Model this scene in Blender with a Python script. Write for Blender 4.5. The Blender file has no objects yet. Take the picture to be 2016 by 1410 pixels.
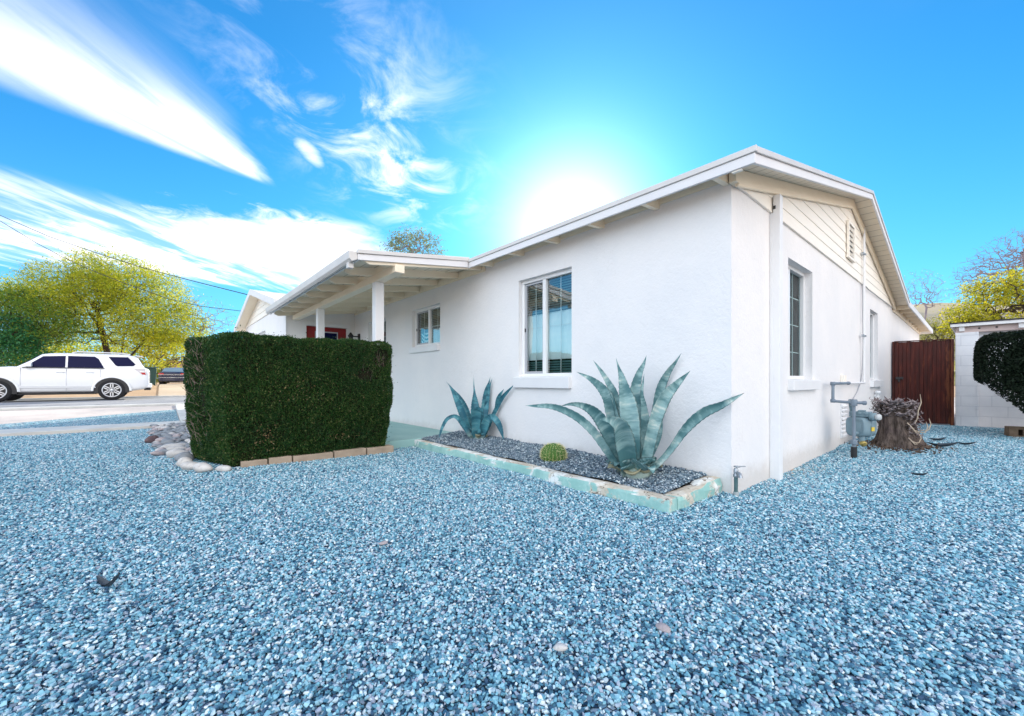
import bpy, bmesh, math, random
import numpy as np
from mathutils import Vector, Matrix, Euler

random.seed(7)
rng = np.random.default_rng(11)
SC = bpy.context.scene
COL = SC.collection
PI = math.pi

# ------------------------------------------------------------------ geometry helpers
def vec(a): return Vector(a)

class MB:
    """collects faces, builds ONE mesh object"""
    def __init__(s): s.v = []; s.f = []; s.sm = []; s.mi = []
    def face(s, pts, smooth=False, mi=0):
        b = len(s.v); s.v += [tuple(p) for p in pts]; s.f.append(tuple(range(b, b+len(pts)))); s.sm.append(smooth); s.mi.append(mi)
    def mesh(s, vs, fs, smooth=False, mi=0):
        b = len(s.v); s.v += [tuple(p) for p in vs]
        for f in fs: s.f.append(tuple(i+b for i in f)); s.sm.append(smooth); s.mi.append(mi)
    def hexa(s, p, mi=0):       # 4 bottom, 4 top
        s.mesh(p, [(3,2,1,0),(4,5,6,7),(0,1,5,4),(1,2,6,5),(2,3,7,6),(3,0,4,7)], mi=mi)
    def box(s, x0, y0, z0, x1, y1, z1, mi=0):
        x0,x1=min(x0,x1),max(x0,x1); y0,y1=min(y0,y1),max(y0,y1); z0,z1=min(z0,z1),max(z0,z1)
        s.hexa([(x0,y0,z0),(x1,y0,z0),(x1,y1,z0),(x0,y1,z0),(x0,y0,z1),(x1,y0,z1),(x1,y1,z1),(x0,y1,z1)], mi)
    def obox(s, c, ux, uy, uz, mi=0):   # oriented box: centre, half vectors
        c=vec(c); ux=vec(ux); uy=vec(uy); uz=vec(uz)
        s.hexa([c-ux-uy-uz,c+ux-uy-uz,c+ux+uy-uz,c-ux+uy-uz,c-ux-uy+uz,c+ux-uy+uz,c+ux+uy+uz,c-ux+uy+uz], mi)
    def beam(s, a, b, w, h, up=(0,0,1), mi=0):
        a=vec(a); b=vec(b); d=(b-a); L=d.length; d.normalize()
        side=d.cross(vec(up)).normalized(); u=side.cross(d).normalized()
        s.obox((a+b)/2, d*L/2, side*w/2, u*h/2, mi)
    def prism(s, poly, ext, mi=0, smooth=False):      # poly: 3-D points, ext vector
        n=len(poly); e=vec(ext); vs=[vec(p) for p in poly]+[vec(p)+e for p in poly]
        fs=[tuple(range(n-1,-1,-1)), tuple(range(n,2*n))]
        fs+=[(i,(i+1)%n,n+(i+1)%n,n+i) for i in range(n)]
        s.mesh(vs, fs, smooth, mi)
    def tube(s, pts, r, n=8, cap=True, smooth=True, mi=0):
        pts=[vec(p) for p in pts]; m=len(pts)
        rs=r if isinstance(r,(list,tuple)) else [r]*m
        vs=[]; fs=[]; prev=None
        for i,p in enumerate(pts):
            d=(pts[min(i+1,m-1)]-pts[max(i-1,0)]); 
            if d.length<1e-9: d=vec((0,0,1))
            d.normalize()
            if prev is None:
                ref=vec((0,0,1)) if abs(d.z)<.9 else vec((1,0,0))
                u=d.cross(ref).normalized()
            else:
                u=(prev-d*prev.dot(d)); u=u.normalized() if u.length>1e-6 else d.orthogonal().normalized()
            prev=u; w=d.cross(u)
            for k in range(n):
                a=2*PI*k/n; vs.append(p+(u*math.cos(a)+w*math.sin(a))*rs[i])
        for i in range(m-1):
            for k in range(n):
                k2=(k+1)%n; fs.append((i*n+k,i*n+k2,(i+1)*n+k2,(i+1)*n+k))
        s.mesh(vs,fs,smooth,mi)
        if cap:
            s.face([vs[k] for k in range(n-1,-1,-1)],False,mi); s.face([vs[(m-1)*n+k] for k in range(n)],False,mi)
    def lathe(s, prof, c=(0,0,0), axis=(0,0,1), n=16, smooth=True, mi=0, cap=True):
        ax=vec(axis).normalized(); u=ax.orthogonal().normalized(); w=ax.cross(u); c=vec(c)
        vs=[];fs=[]
        for r,z in prof:
            for k in range(n):
                a=2*PI*k/n; vs.append(c+ax*z+(u*math.cos(a)+w*math.sin(a))*r)
        for i in range(len(prof)-1):
            for k in range(n):
                k2=(k+1)%n; fs.append((i*n+k,i*n+k2,(i+1)*n+k2,(i+1)*n+k))
        s.mesh(vs,fs,smooth,mi)
        if cap:
            s.face([vs[k] for k in range(n-1,-1,-1)],False,mi); s.face([vs[(len(prof)-1)*n+k] for k in range(n)],False,mi)
    def grid(s, P, smooth=True, mi=0, close=False):    # P[i][j]
        r=len(P); c=len(P[0]); vs=[p for row in P for p in row]
        fs=[]
        for i in range(r-1):
            for j in range(c-1 if not close else c):
                j2=(j+1)%c; fs.append((i*c+j,i*c+j2,(i+1)*c+j2,(i+1)*c+j))
        s.mesh(vs,fs,smooth,mi)
    def build(s, name, mat, parent=None, bevel=0, fix=False, seg=2):
        off=wloc(parent) if parent else Vector()
        me=bpy.data.meshes.new(name)
        me.from_pydata([(vec(p)-off)[:] for p in s.v],[],s.f)
        me.polygons.foreach_set('use_smooth', s.sm)
        mats = mat if isinstance(mat,(list,tuple)) else [mat]
        for m in mats: me.materials.append(m)
        me.polygons.foreach_set('material_index', s.mi)
        if fix or bevel:
            bm=bmesh.new(); bm.from_mesh(me)
            bmesh.ops.remove_doubles(bm,verts=bm.verts,dist=1e-5)
            if fix: bmesh.ops.recalc_face_normals(bm,faces=bm.faces)
            bm.to_mesh(me); bm.free()
        me.update()
        return link(name, me, parent, bevel, seg)

def wloc(o):
    p=Vector(o.location)
    while o.parent: o=o.parent; p+=Vector(o.location)
    return p

def link(name, me, parent=None, bevel=0, seg=2):
    o=bpy.data.objects.new(name, me); COL.objects.link(o)
    if parent: o.parent=parent
    if bevel:
        b=o.modifiers.new('bevel','BEVEL'); b.width=bevel; b.segments=seg; b.limit_method='ANGLE'; b.angle_limit=math.radians(40)
        b.harden_normals=False
    return o

def npmesh(name, V, F, mat, parent=None, smooth=False):
    """V (n,3) array, F (m,k) array"""
    off=np.array(wloc(parent)) if parent else np.zeros(3)
    me=bpy.data.meshes.new(name); V=np.asarray(V,float)-off; F=np.asarray(F)
    k=F.shape[1]
    me.vertices.add(len(V)); me.vertices.foreach_set('co',V.astype(np.float32).ravel())
    me.loops.add(F.size); me.loops.foreach_set('vertex_index',F.astype(np.int32).ravel())
    me.polygons.add(len(F)); me.polygons.foreach_set('loop_start',np.arange(0,F.size,k,dtype=np.int32))
    me.polygons.foreach_set('loop_total',np.full(len(F),k,dtype=np.int32))
    me.polygons.foreach_set('use_smooth',np.full(len(F),smooth))
    me.update(calc_edges=True); me.validate()
    for m in (mat if isinstance(mat,(list,tuple)) else [mat]): me.materials.append(m)
    return link(name, me, parent)

def thing(name, label, cat, loc=(0,0,0), group=None):
    o=bpy.data.objects.new(name,None); COL.objects.link(o); o.location=loc
    o.empty_display_size=.1
    return tag(o,label,cat,group)
def tag(o, label, cat, group=None):
    o['label']=label; o['category']=cat
    if group: o['group']=group
    return o
def struct(o): o['kind']='structure'; return o
def stuff(o): o['kind']='stuff'; return o
def copy_tree(o, parent=None):
    c=o.copy(); COL.objects.link(c)
    if parent: c.parent=parent
    for ch in list(o.children): copy_tree(ch,c)
    return c

# ------------------------------------------------------------------ node helpers
class NT:
    def __init__(s, tree): s.t=tree; tree.nodes.clear()
    def n(s, typ, **kw):
        nd=s.t.nodes.new(typ)
        for k,v in kw.items(): setattr(nd,k,v)
        return nd
    def set(s, sock, v):
        if hasattr(v,'is_output') : s.t.links.new(v, sock)
        elif v is not None:
            if sock.type=='RGBA' and len(v)==3: v=(*v,1)
            sock.default_value=v
    def m(s, op, a, b=None, c=None, clamp=False):
        nd=s.n('ShaderNodeMath',operation=op); nd.use_clamp=clamp
        s.set(nd.inputs[0],a)
        if b is not None: s.set(nd.inputs[1],b)
        if c is not None: s.set(nd.inputs[2],c)
        return nd.outputs[0]
    def vm(s, op, a, b=None, out=0):
        nd=s.n('ShaderNodeVectorMath',operation=op); s.set(nd.inputs[0],a)
        if b is not None: s.set(nd.inputs[1],b)
        return nd.outputs['Value'] if op in('DOT_PRODUCT','LENGTH','DISTANCE') else nd.outputs[0]
    def ss(s, v, a, b, lo=0., hi=1.):      # smoothstep a->b
        nd=s.n('ShaderNodeMapRange',interpolation_type='SMOOTHSTEP')
        s.set(nd.inputs[0],v); s.set(nd.inputs[1],a); s.set(nd.inputs[2],b); s.set(nd.inputs[3],lo); s.set(nd.inputs[4],hi)
        return nd.outputs[0]
    def mix(s, f, a, b, mode='MIX'):
        nd=s.n('ShaderNodeMix',data_type='RGBA',blend_type=mode)
        s.set(nd.inputs[0],f); s.set(nd.inputs[6],a); s.set(nd.inputs[7],b)
        return nd.outputs[2]
    def noise(s, vecs=None, scale=5, detail=4, rough=.55, dist=0, dim='3D'):
        nd=s.n('ShaderNodeTexNoise',noise_dimensions=dim)
        if vecs is not None: s.set(nd.inputs['Vector'],vecs)
        nd.inputs['Scale'].default_value=scale; nd.inputs['Detail'].default_value=detail
        nd.inputs['Roughness'].default_value=rough; nd.inputs['Distortion'].default_value=dist
        return nd.outputs['Fac']
    def comb(s, x, y, z=0.):
        nd=s.n('ShaderNodeCombineXYZ'); s.set(nd.inputs[0],x); s.set(nd.inputs[1],y); s.set(nd.inputs[2],z); return nd.outputs[0]
    def sep(s, v):
        nd=s.n('ShaderNodeSeparateXYZ'); s.set(nd.inputs[0],v); return nd.outputs
    def ramp(s, f, stops):
        nd=s.n('ShaderNodeValToRGB'); s.set(nd.inputs[0],f); e=nd.color_ramp.elements
        while len(e)<len(stops): e.new(.5)
        for i,(p,c) in enumerate(stops): e[i].position=p; e[i].color=(*c,1)
        return nd.outputs[0]
    def coords(s, kind='Object'):
        return s.n('ShaderNodeTexCoord').outputs[kind]
    def pos(s): return s.n('ShaderNodeNewGeometry').outputs['Position']
    def scale3(s, v, sc):
        return s.vm('MULTIPLY', v, sc)
    def bump(s, h, strength=.3, dist=.01):
        nd=s.n('ShaderNodeBump'); nd.inputs['Strength'].default_value=strength; nd.inputs['Distance'].default_value=dist
        s.set(nd.inputs['Height'],h); return nd.outputs[0]
    def principled(s, color, rough=.7, spec=.3, metal=0., normal=None, coat=0., trans=0., alpha=None):
        nd=s.n('ShaderNodeBsdfPrincipled')
        s.set(nd.inputs['Base Color'],color); s.set(nd.inputs['Roughness'],rough)
        nd.inputs['Specular IOR Level'].default_value=spec; nd.inputs['Metallic'].default_value=metal
        nd.inputs['Coat Weight'].default_value=coat; nd.inputs['Transmission Weight'].default_value=trans
        if normal is not None: s.set(nd.inputs['Normal'],normal)
        return nd.outputs[0]
    def out(s, sh, world=False):
        o=s.n('ShaderNodeOutputWorld' if world else 'ShaderNodeOutputMaterial'); s.t.links.new(sh,o.inputs['Surface'])

def newmat(name):
    m=bpy.data.materials.new(name); m.use_nodes=True
    return m, NT(m.node_tree)

def simple(name, c, c2=None, scale=6., rough=.7, spec=.3, metal=0., bump=0., bscale=80., coat=0., stretch=(1,1,1), bdist=.004, detail=5):
    """base colour varied by noise between c and c2, fine bump"""
    m,t=newmat(name); co=t.scale3(t.coords(), stretch)
    col=c
    if c2 is not None:
        f=t.noise(co,scale,detail,.6); col=t.mix(t.ss(f,.3,.7),c,c2)
    nrm=None
    if bump: nrm=t.bump(t.noise(co,bscale,3,.6),bump,bdist)
    t.out(t.principled(col,rough,spec,metal,nrm,coat))
    return m

def leafmat(name, cols, trans=.45, rough=.55, spec=.25, tint=None):
    """foliage: each leaf its own tone, with light passing through"""
    m,t=newmat(name)
    g=t.n('ShaderNodeNewGeometry').outputs['Random Per Island']
    n=len(cols); col=t.ramp(g,[(i/(n-1) if n>1 else 0.,c) for i,c in enumerate(cols)])
    big=t.noise(t.pos(),1.6,2,.5)
    col=t.mix(t.ss(big,.35,.65,0.,.35),col,tint if tint else cols[0])
    p=t.principled(col,rough,spec)
    tr=t.n('ShaderNodeBsdfTranslucent'); t.set(tr.inputs[0],col)
    mx=t.n('ShaderNodeMixShader'); mx.inputs[0].default_value=trans
    t.t.links.new(p,mx.inputs[1]); t.t.links.new(tr.outputs[0],mx.inputs[2])
    t.out(mx.outputs[0]); return m

def leaves(name, C, mat, size=.05, aspect=.45, parent=None, axis=None, sizevar=.4, flat=0.):
    """many leaf quads (diamond shaped) at centres C; axis gives preferred long direction"""
    C=np.asarray(C,float); n=len(C)
    d=rng.normal(size=(n,3))
    if axis is not None: d=d*.55+np.asarray(axis)
    d/=np.linalg.norm(d,axis=1)[:,None]+1e-9
    e=rng.normal(size=(n,3))
    if flat: e[:,2]*=(1-flat)
    e-= (e*d).sum(1)[:,None]*d; e/=np.linalg.norm(e,axis=1)[:,None]+1e-9
    s=size*(1+sizevar*rng.uniform(-1,1,n))[:,None]
    a=d*s*.5; b=e*s*.5*aspect
    V=np.empty((n,4,3)); V[:,0]=C-a; V[:,1]=C+b; V[:,2]=C+a; V[:,3]=C-b
    F=np.arange(n*4).reshape(n,4)
    return npmesh(name,V.reshape(-1,3),F,mat,parent)
# light settings (all in one place)
SUN_STRENGTH=5.0
WORLD_STRENGTH=.1
EXPOSURE=0.78
SKY_GAIN=1.33
SKY_TINT=(.0,.93,1.25)
# values below are multiplied by WORLD_STRENGTH
HORIZON=(3.6,6.3,8.2)
CLOUD=(9.5,9.6,10)
BACKFILL=(14.4,16.,18.0)  # unseen fill, bluish left and whiter right, added to light the shaded walls
BACKFILL2=(18.8,17.6,16.8)
GLOW1=(7.0,6.3,5.8)
GLOW2=(2.7,2.2,1.8)
# ------------------------------------------------------------------ camera
CAM=Vector((1.322,-3.444,.9)); FW=Vector((-.7586,.6516,0)).normalized(); RT=Vector((FW.y,-FW.x,0))
cam=bpy.data.cameras.new('camera'); co=bpy.data.objects.new('camera',cam); COL.objects.link(co)
cam.sensor_width=36; cam.lens=801/2016*36; cam.shift_y=45/2016; cam.clip_start=.05; cam.clip_end=4000
co.location=CAM; co.rotation_euler=(PI/2,0,math.atan2(FW.y,FW.x)-PI/2)
SC.camera=co

# ------------------------------------------------------------------ sun and sky
SUN_EL=math.radians(19.8); SUN_AZ=math.radians(131.0)
SUND=Vector((math.cos(SUN_EL)*math.cos(SUN_AZ),math.cos(SUN_EL)*math.sin(SUN_AZ),math.sin(SUN_EL)))
sl=bpy.data.lights.new('sun','SUN'); sl.energy=SUN_STRENGTH; sl.angle=math.radians(.5); sl.color=(1,.9,.74)
so=bpy.data.objects.new('sun',sl); COL.objects.link(so)
so.rotation_euler=SUND.to_track_quat('Z','Y').to_euler(); so.location=(0,0,30)

w=bpy.data.worlds.new('World'); SC.world=w; w.use_nodes=True
t=NT(w.node_tree)
sky=t.n('ShaderNodeTexSky',sky_type='NISHITA'); sky.sun_disc=False; sky.sun_elevation=SUN_EL
sky.sun_rotation=PI/2-SUN_AZ; sky.altitude=700; sky.air_density=1.0; sky.dust_density=.6; sky.ozone_density=2.0
d=t.coords('Generated')
x,y,z=t.sep(d)
zc=t.m('MAXIMUM',z,.03)
a=t.m('DIVIDE',t.vm('DOT_PRODUCT',d,tuple(RT)),zc)
b=t.m('DIVIDE',t.vm('DOT_PRODUCT',d,tuple(FW)),zc)
# clear sky: physical sky, taken to the deep azure of the photo
hs=t.n('ShaderNodeHueSaturation'); hs.inputs['Saturation'].default_value=1.25; hs.inputs['Value'].default_value=1.0
t.set(hs.inputs['Color'],sky.outputs[0])
blue=t.mix(1.,hs.outputs[0],SKY_TINT,'MULTIPLY')
blue=t.vm('MULTIPLY',blue,(SKY_GAIN,)*3)
blue=t.vm('DIVIDE',blue,t.vm('ADD',t.vm('MULTIPLY',blue,(.07,.07,.03)),(1,1,1)))
# noises on the cloud layer (streaks run away from the viewer)
def cn(sa,sb,scale,detail=6,rough=.6,dist=0.,off=0.):
    return t.noise(t.comb(t.m('MULTIPLY_ADD',a,sa,off),t.m('MULTIPLY',b,sb),off),scale,detail,rough,dist)
def sub(p,q): return t.m('SUBTRACT',p,q)
def add(p,q): return t.m('ADD',p,q)
def mul(*q):
    r=q[0]
    for k in q[1:]: r=t.m('MULTIPLY',r,k)
    return r
streak=cn(3.2,.55,2.2,7,.62,.25)
fine=cn(1.,1.,4.5,8,.68,.6,3.1)
softn=cn(1.15,.9,3.1,7,.62,.9,8.3)
mid=cn(1.,.7,2.0,5,.6,.4,7.7)
nz=sub(streak,.5); nf=sub(fine,.5)
# 1: broad plume narrowing towards the horizon
e1=sub(-1.08,t.m('MULTIPLY',t.m('MAXIMUM',sub(b,1.52),0.),.25)); e1=add(e1,t.m('MULTIPLY',nz,.16))
soft1=t.ss(b,.9,1.9,.6,.10)
mR=t.ss(sub(a,e1),t.m('MULTIPLY',soft1,.25),t.m('MULTIPLY',soft1,-1.))
e2=add(-1.75,t.m('MULTIPLY',sub(b,1.39),.76)); e2=add(e2,t.m('MULTIPLY',nf,.06))
mL=t.ss(sub(a,e2),-.05,t.ss(b,1.1,1.8,.42,.10))
mT=t.ss(b,2.14,2.02)
mB=t.ss(b,.6,1.6,.30,1.)
core=t.ss(sub(a,t.m('MULTIPLY_ADD',b,.3,-2.0)),.55,.2,.0,1.)
plume=mul(mR,mL,mT,mB,t.ss(t.m('ADD',t.m('MULTIPLY',streak,.7),t.m('MULTIPLY',mid,.3)),.32,.55,.62,1.))
line=t.ss(t.m('ABSOLUTE',add(sub(a,-1.315),t.m('MULTIPLY',sub(1.98,b),.33))),.035,.0,0.,.45)
plume=mul(plume,sub(1.,mul(line,t.ss(b,1.2,1.6))))
# 2: low bank
e3=t.m('MINIMUM',add(-1.3,t.m('MULTIPLY',sub(b,2.225),1.0)),-.9); e3=add(e3,t.m('MULTIPLY',nf,.35))
r2=t.ss(sub(a,e3),.08,-.3)
lo2=add(2.34,t.m('MULTIPLY',nf,1.1))
A2=t.ss(sub(b,lo2),-.08,.35)
B2=mul(t.ss(add(a,add(1.9,t.m('MULTIPLY',sub(2.5,b),.72))),.05,-.35),t.ss(b,.7,1.9),t.ss(streak,.4,.62,.25,.95))
left=t.ss(a,-1.6,-2.6)
top2=t.m('MAXIMUM',mul(A2,t.ss(mid,.3,.52,.55,1.),sub(1.,mul(left,t.ss(t.m('ADD',t.m('MULTIPLY',streak,.45),t.m('MULTIPLY',mid,.55)),.58,.44,0.,.85)))),mul(B2,.6))
e4=add(4.4,t.m('MULTIPLY',add(a,2.5),.62)); e4=add(e4,t.m('MULTIPLY',nz,1.3))
bank=mul(r2,top2,t.ss(sub(b,e4),.45,-.35))
# 3: thin wisps in the middle
wc=t.m('MULTIPLY',add(a,.58),3.3); wc=t.m('MULTIPLY',wc,wc)
wg=t.m('EXPONENT',t.m('MULTIPLY',wc,-1.))
wisp=mul(wg,t.ss(b,.8,1.5),t.ss(b,2.9,2.1),t.ss(softn,.43,.74,0.,.85))
pu=t.m('MULTIPLY',add(add(a,.885),t.m('MULTIPLY',sub(b,1.78),.12)),27.); pv=t.m('MULTIPLY',sub(b,1.80),10.)
puff=t.ss(add(add(t.m('MULTIPLY',pu,pu),t.m('MULTIPLY',pv,pv)),t.m('MULTIPLY',nf,3.5)),2.2,-.6,0.,.8)
# 4: added fill light over the unseen half of the sky behind the viewer
back=mul(t.ss(b,.15,-1.0),t.ss(cn(1.,.6,1.1,6,.6,.5,5.),.25,.55,.35,1.))
veil=mul(t.ss(b,1.2,.2),t.ss(cn(1.,1.,1.4,5,.6,.3,11.),.4,.75,0.,.22),t.ss(b,-1.,.1))
al=t.m('MAXIMUM',t.m('MAXIMUM',plume,bank),t.m('MAXIMUM',wisp,puff)); al=t.m('MAXIMUM',al,veil)
al=mul(al,t.ss(z,.0,.05))
fwd=t.ss(b,-.1,.3)
front=mul(al,fwd)
# sun glow through thin high haze
ct=t.vm('DOT_PRODUCT',d,tuple(SUND)); th=t.m('ARCCOSINE',t.m('MINIMUM',ct,.99999))
g1=t.m('EXPONENT',t.m('MULTIPLY',t.m('POWER',t.m('DIVIDE',th,math.radians(8.3)),2.),-1.))
g2=t.m('EXPONENT',t.m('DIVIDE',th,-math.radians(14)))
# horizon brightening
hz=t.m('EXPONENT',t.m('MULTIPLY',t.m('MAXIMUM',z,0.),-5.8))
base=t.mix(t.m('MULTIPLY',hz,.8),blue,HORIZON)
c=t.mix(front,base,CLOUD)
c=t.mix(back,c,t.mix(t.ss(t.vm('DOT_PRODUCT',d,tuple(RT)),-.35,.45),BACKFILL,BACKFILL2))
glow=t.vm('ADD',t.vm('MULTIPLY',t.comb(g1,g1,g1),GLOW1),t.vm('MULTIPLY',t.comb(g2,g2,g2),GLOW2))
c=t.vm('ADD',c,glow)
bg=t.n('ShaderNodeBackground'); t.set(bg.inputs[0],c); bg.inputs[1].default_value=WORLD_STRENGTH
t.out(bg.outputs[0],True)

SC.view_settings.view_transform='Standard'; SC.view_settings.look='None'
SC.view_settings.exposure=EXPOSURE; SC.view_settings.gamma=1
SC.cycles.max_bounces=8; SC.cycles.diffuse_bounces=5; SC.cycles.transparent_max_bounces=12
SC.cycles.use_denoising=True
SC.cycles.sample_clamp_indirect=6
# ------------------------------------------------------------------ materials
def stucco(name, c1, c2):
    m,t=newmat(name); co=t.pos()
    f=t.noise(co,1.3,4,.6); g=t.noise(co,.5,6,.7,.6)
    col=t.mix(t.ss(f,.35,.65),c1,c2)
    stain=t.ss(t.noise(t.scale3(co,(5,5,1.2)),1.4,6,.7),.60,.8,0.,.22)
    zz_=t.sep(co)[2]; splash=t.m('MULTIPLY',t.ss(t.m('ADD',zz_,t.m('MULTIPLY',t.noise(co,9,5,.7),-.22)),.12,-.06),.5)
    stain=t.m('MAXIMUM',stain,splash)
    ck=t.m('MULTIPLY',t.ss(t.m('ABSOLUTE',t.m('SUBTRACT',t.noise(co,1.1,6,.65,1.2),.5)),.0022,.0004),t.ss(t.noise(co,.7,2,.5),.52,.62,0.,.35)); stain=t.m('MAXIMUM',stain,ck)
    col=t.mix(stain,col,(.52,.47,.42))
    h=t.m('ADD',t.noise(co,34,3,.65),t.m('MULTIPLY',t.noise(co,7,3,.5),1.6))
    h=t.m('ADD',h,t.m('MULTIPLY',t.noise(co,110,2,.5),.35))
    t.out(t.principled(col,.9,.15,0.,t.bump(h,.32,.012))); return m
M_STUCCO=stucco('stucco',(.82,.80,.79),(.78,.77,.77))
def painted_wood(name,c1,c2,stretch):
    m,t=newmat(name); co=t.scale3(t.pos(),stretch)
    f=t.noise(co,2.5,5,.65); g=t.noise(t.scale3(co,(1,1,1)),14,4,.6)
    col=t.mix(t.ss(f,.3,.7),c1,c2)
    t.out(t.principled(col,.55,.3,0.,t.bump(g,.12,.004))); return m
M_TRIM=painted_wood('cream_paint',(.91,.80,.63),(.88,.76,.59),(1,1,6))
M_SOFFIT=None
m,t=newmat('soffit_boards'); co=t.pos(); xx,yy,zz=t.sep(co)
fr=t.m('FRACT',t.m('DIVIDE',t.m('ADD',yy,40.),.185)); seam=t.ss(t.m('ABSOLUTE',t.m('SUBTRACT',fr,.5)),.45,.5)
col=t.mix(t.ss(t.noise(t.scale3(co,(1,5,1)),2,4),.3,.7),(.84,.75,.60),(.79,.70,.56))
t.out(t.principled(t.mix(seam,col,(.3,.25,.18)),.6,.3,0.,t.bump(t.m('MULTIPLY',seam,-1.),.6,.01))); M_SOFFIT=m
M_WHITE=painted_wood('white_paint',(.80,.80,.80),(.76,.76,.77),(1,1,1))
M_SIDING=painted_wood('siding_paint',(.91,.86,.77),(.89,.83,.74),(6,.6,6))
M_FASCIA=painted_wood('fascia_paint',(.76,.75,.75),(.72,.71,.72),(1,1,1))
M_DRIP=simple('drip_edge_metal',(.66,.64,.62),(.6,.58,.56),3,.45,.4)
M_ROOF=simple('roof_coating',(.78,.74,.70),(.70,.66,.62),2,.85,.2,bump=.2,bscale=60)
M_VINYL=simple('window_vinyl',(.82,.82,.82),(.80,.80,.80),3,.35,.4)
M_SASH=simple('grey_sash',(.42,.43,.46),None,3,.4,.4)
M_SCREEN=simple('insect_screen',(.035,.055,.07),(.05,.075,.09),5,.35,.5)
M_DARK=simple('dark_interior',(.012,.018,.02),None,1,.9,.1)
M_BLIND=simple('blind_slats',(.12,.24,.25),(.10,.20,.21),2,.6,.3)
M_REFLPANEL=simple('painted_pane_reflection',(.90,.92,.92),(.80,.87,.88),2.5,.7,.2,stretch=(3,1,1.4))
def glass(name,tint,refl,k=1.1):
    m,t=newmat(name)
    tr=t.n('ShaderNodeBsdfTransparent'); t.set(tr.inputs[0],tint)
    gl=t.n('ShaderNodeBsdfGlossy'); gl.inputs['Roughness'].default_value=.015; t.set(gl.inputs[0],(.95,1,1))
    nb=t.bump(t.noise(t.pos(),1.6,2,.5),.06,.05); t.set(gl.inputs['Normal'],nb)
    lw=t.n('ShaderNodeFresnel'); lw.inputs[0].default_value=1.5
    f=t.m('MULTIPLY_ADD',lw.outputs[0],k,refl,True)
    mx=t.n('ShaderNodeMixShader'); t.set(mx.inputs[0],f)
    t.t.links.new(tr.outputs[0],mx.inputs[1]); t.t.links.new(gl.outputs[0],mx.inputs[2]); t.out(mx.outputs[0]); return m
M_GLASS=glass('window_glass',(.90,1,.99),.20)
M_GLASS2=glass('side_window_glass',(.7,.85,.85),.02,.5)
M_CARGLASS=simple('tinted_car_glass',(.003,.005,.04),None,1,.05,.12)
M_REDDOOR=simple('red_door_paint',(.26,.012,.014),(.22,.01,.012),3,.4,.4,bump=.05)
M_BLACK=simple('black_metal',(.015,.015,.017),None,3,.45,.5)
M_CONCRETE=simple('grey_concrete',(.40,.44,.44),(.33,.37,.38),3,.85,.2,bump=.25,bscale=70)
M_SLAB=simple('painted_green_concrete',(.33,.52,.50),(.27,.46,.45),2,.7,.3,bump=.2,bscale=50)
M_WALK=simple('pale_concrete',(.60,.60,.57),(.50,.50,.48),2.5,.9,.2,bump=.25,bscale=60)
M_PIPEGREY=simple('grey_pipe_paint',(.20,.25,.30),(.16,.20,.25),5,.5,.4,bump=.1)
M_METER=simple('meter_paint',(.20,.29,.33),(.16,.24,.28),7,.45,.45,bump=.12,bscale=40)
M_METERLIGHT=simple('pale_grey_plastic',(.5,.52,.52),None,3,.5,.4)
M_YELLOWTAG=simple('yellow_label',(.7,.5,.05),None,3,.5)
M_BRASS=simple('brass',(.55,.42,.12),(.4,.3,.1),9,.4,.5,.6)
M_GALV=simple('galvanised_steel',(.42,.45,.48),(.3,.33,.36),14,.4,.5,.7)
M_BIBGREEN=simple('green_painted_pipe',(.06,.12,.13),(.1,.17,.17),12,.6,.3,bump=.2)
M_PALEBRICK=simple('tan_edging_block',(.42,.33,.25),(.32,.25,.19),9,.9,.15,bump=.5,bscale=60)
M_CARWHITE=simple('white_car_paint',(.80,.81,.82),None,1,.22,.5,coat=.6)
M_CARDARK=simple('dark_blue_car_paint',(.012,.014,.045),None,1,.22,.5,coat=.6)
M_TYRE=simple('tyre_rubber',(.018,.018,.02),None,3,.75,.25)
M_RIM=simple('alloy',(.68,.69,.71),None,3,.3,.5,.55)
M_PLASTIC=simple('black_plastic',(.02,.02,.022),None,3,.55,.4)
M_CHROME=simple('chrome_strip',(.7,.7,.72),None,3,.2,.5,.9)
M_LAMPRED=simple('red_lens',(.45,.02,.02),None,1,.15,.6)
M_LAMPCLEAR=simple('clear_lens',(.66,.62,.62),None,1,.15,.6)
M_BINGREEN=simple('green_bin_plastic',(.012,.05,.045),None,1,.5,.4)
# peeling teal paint over old concrete
m,t=newmat('peeling_teal_paint'); co=t.pos(); n1=t.noise(co,2.1,7,.68,.5); n2=t.noise(co,7,6,.7,.4)
geo=t.n('ShaderNodeNewGeometry'); nzv=t.sep(geo.outputs['Normal'])[2]; top=t.ss(nzv,.5,.8)
px_,py_,pz_=t.sep(co)
endw=t.ss(px_,-2.5,-.2,0.,.10)
worn=t.ss(t.m('ADD',t.m('MULTIPLY_ADD',top,.42,n1),t.m('ADD',t.m('MULTIPLY',t.m('SUBTRACT',n2,.5),.5),endw)),.57,.63)
teal=t.mix(t.ss(n2,.35,.65),(.27,.49,.45),(.38,.60,.55))
white=t.mix(t.ss(n2,.4,.6),(.66,.66,.62),(.80,.82,.80))
tan=t.mix(t.ss(n2,.35,.65),(.52,.44,.34),(.66,.61,.52))
base=t.mix(t.ss(t.noise(co,3.,5,.6,.3),.46,.56),tan,white)
crack=t.ss(t.m('ABSOLUTE',t.m('SUBTRACT',t.noise(co,4.5,4,.6,.8),.5)),.012,.002)
col=t.mix(worn,teal,base); col=t.mix(t.m('MULTIPLY',crack,worn),col,(.16,.12,.09))
t.out(t.principled(col,.8,.2,0.,t.bump(t.m('ADD',t.m('MULTIPLY',worn,-.6),n2),.4,.008))); M_TEAL=m

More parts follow.
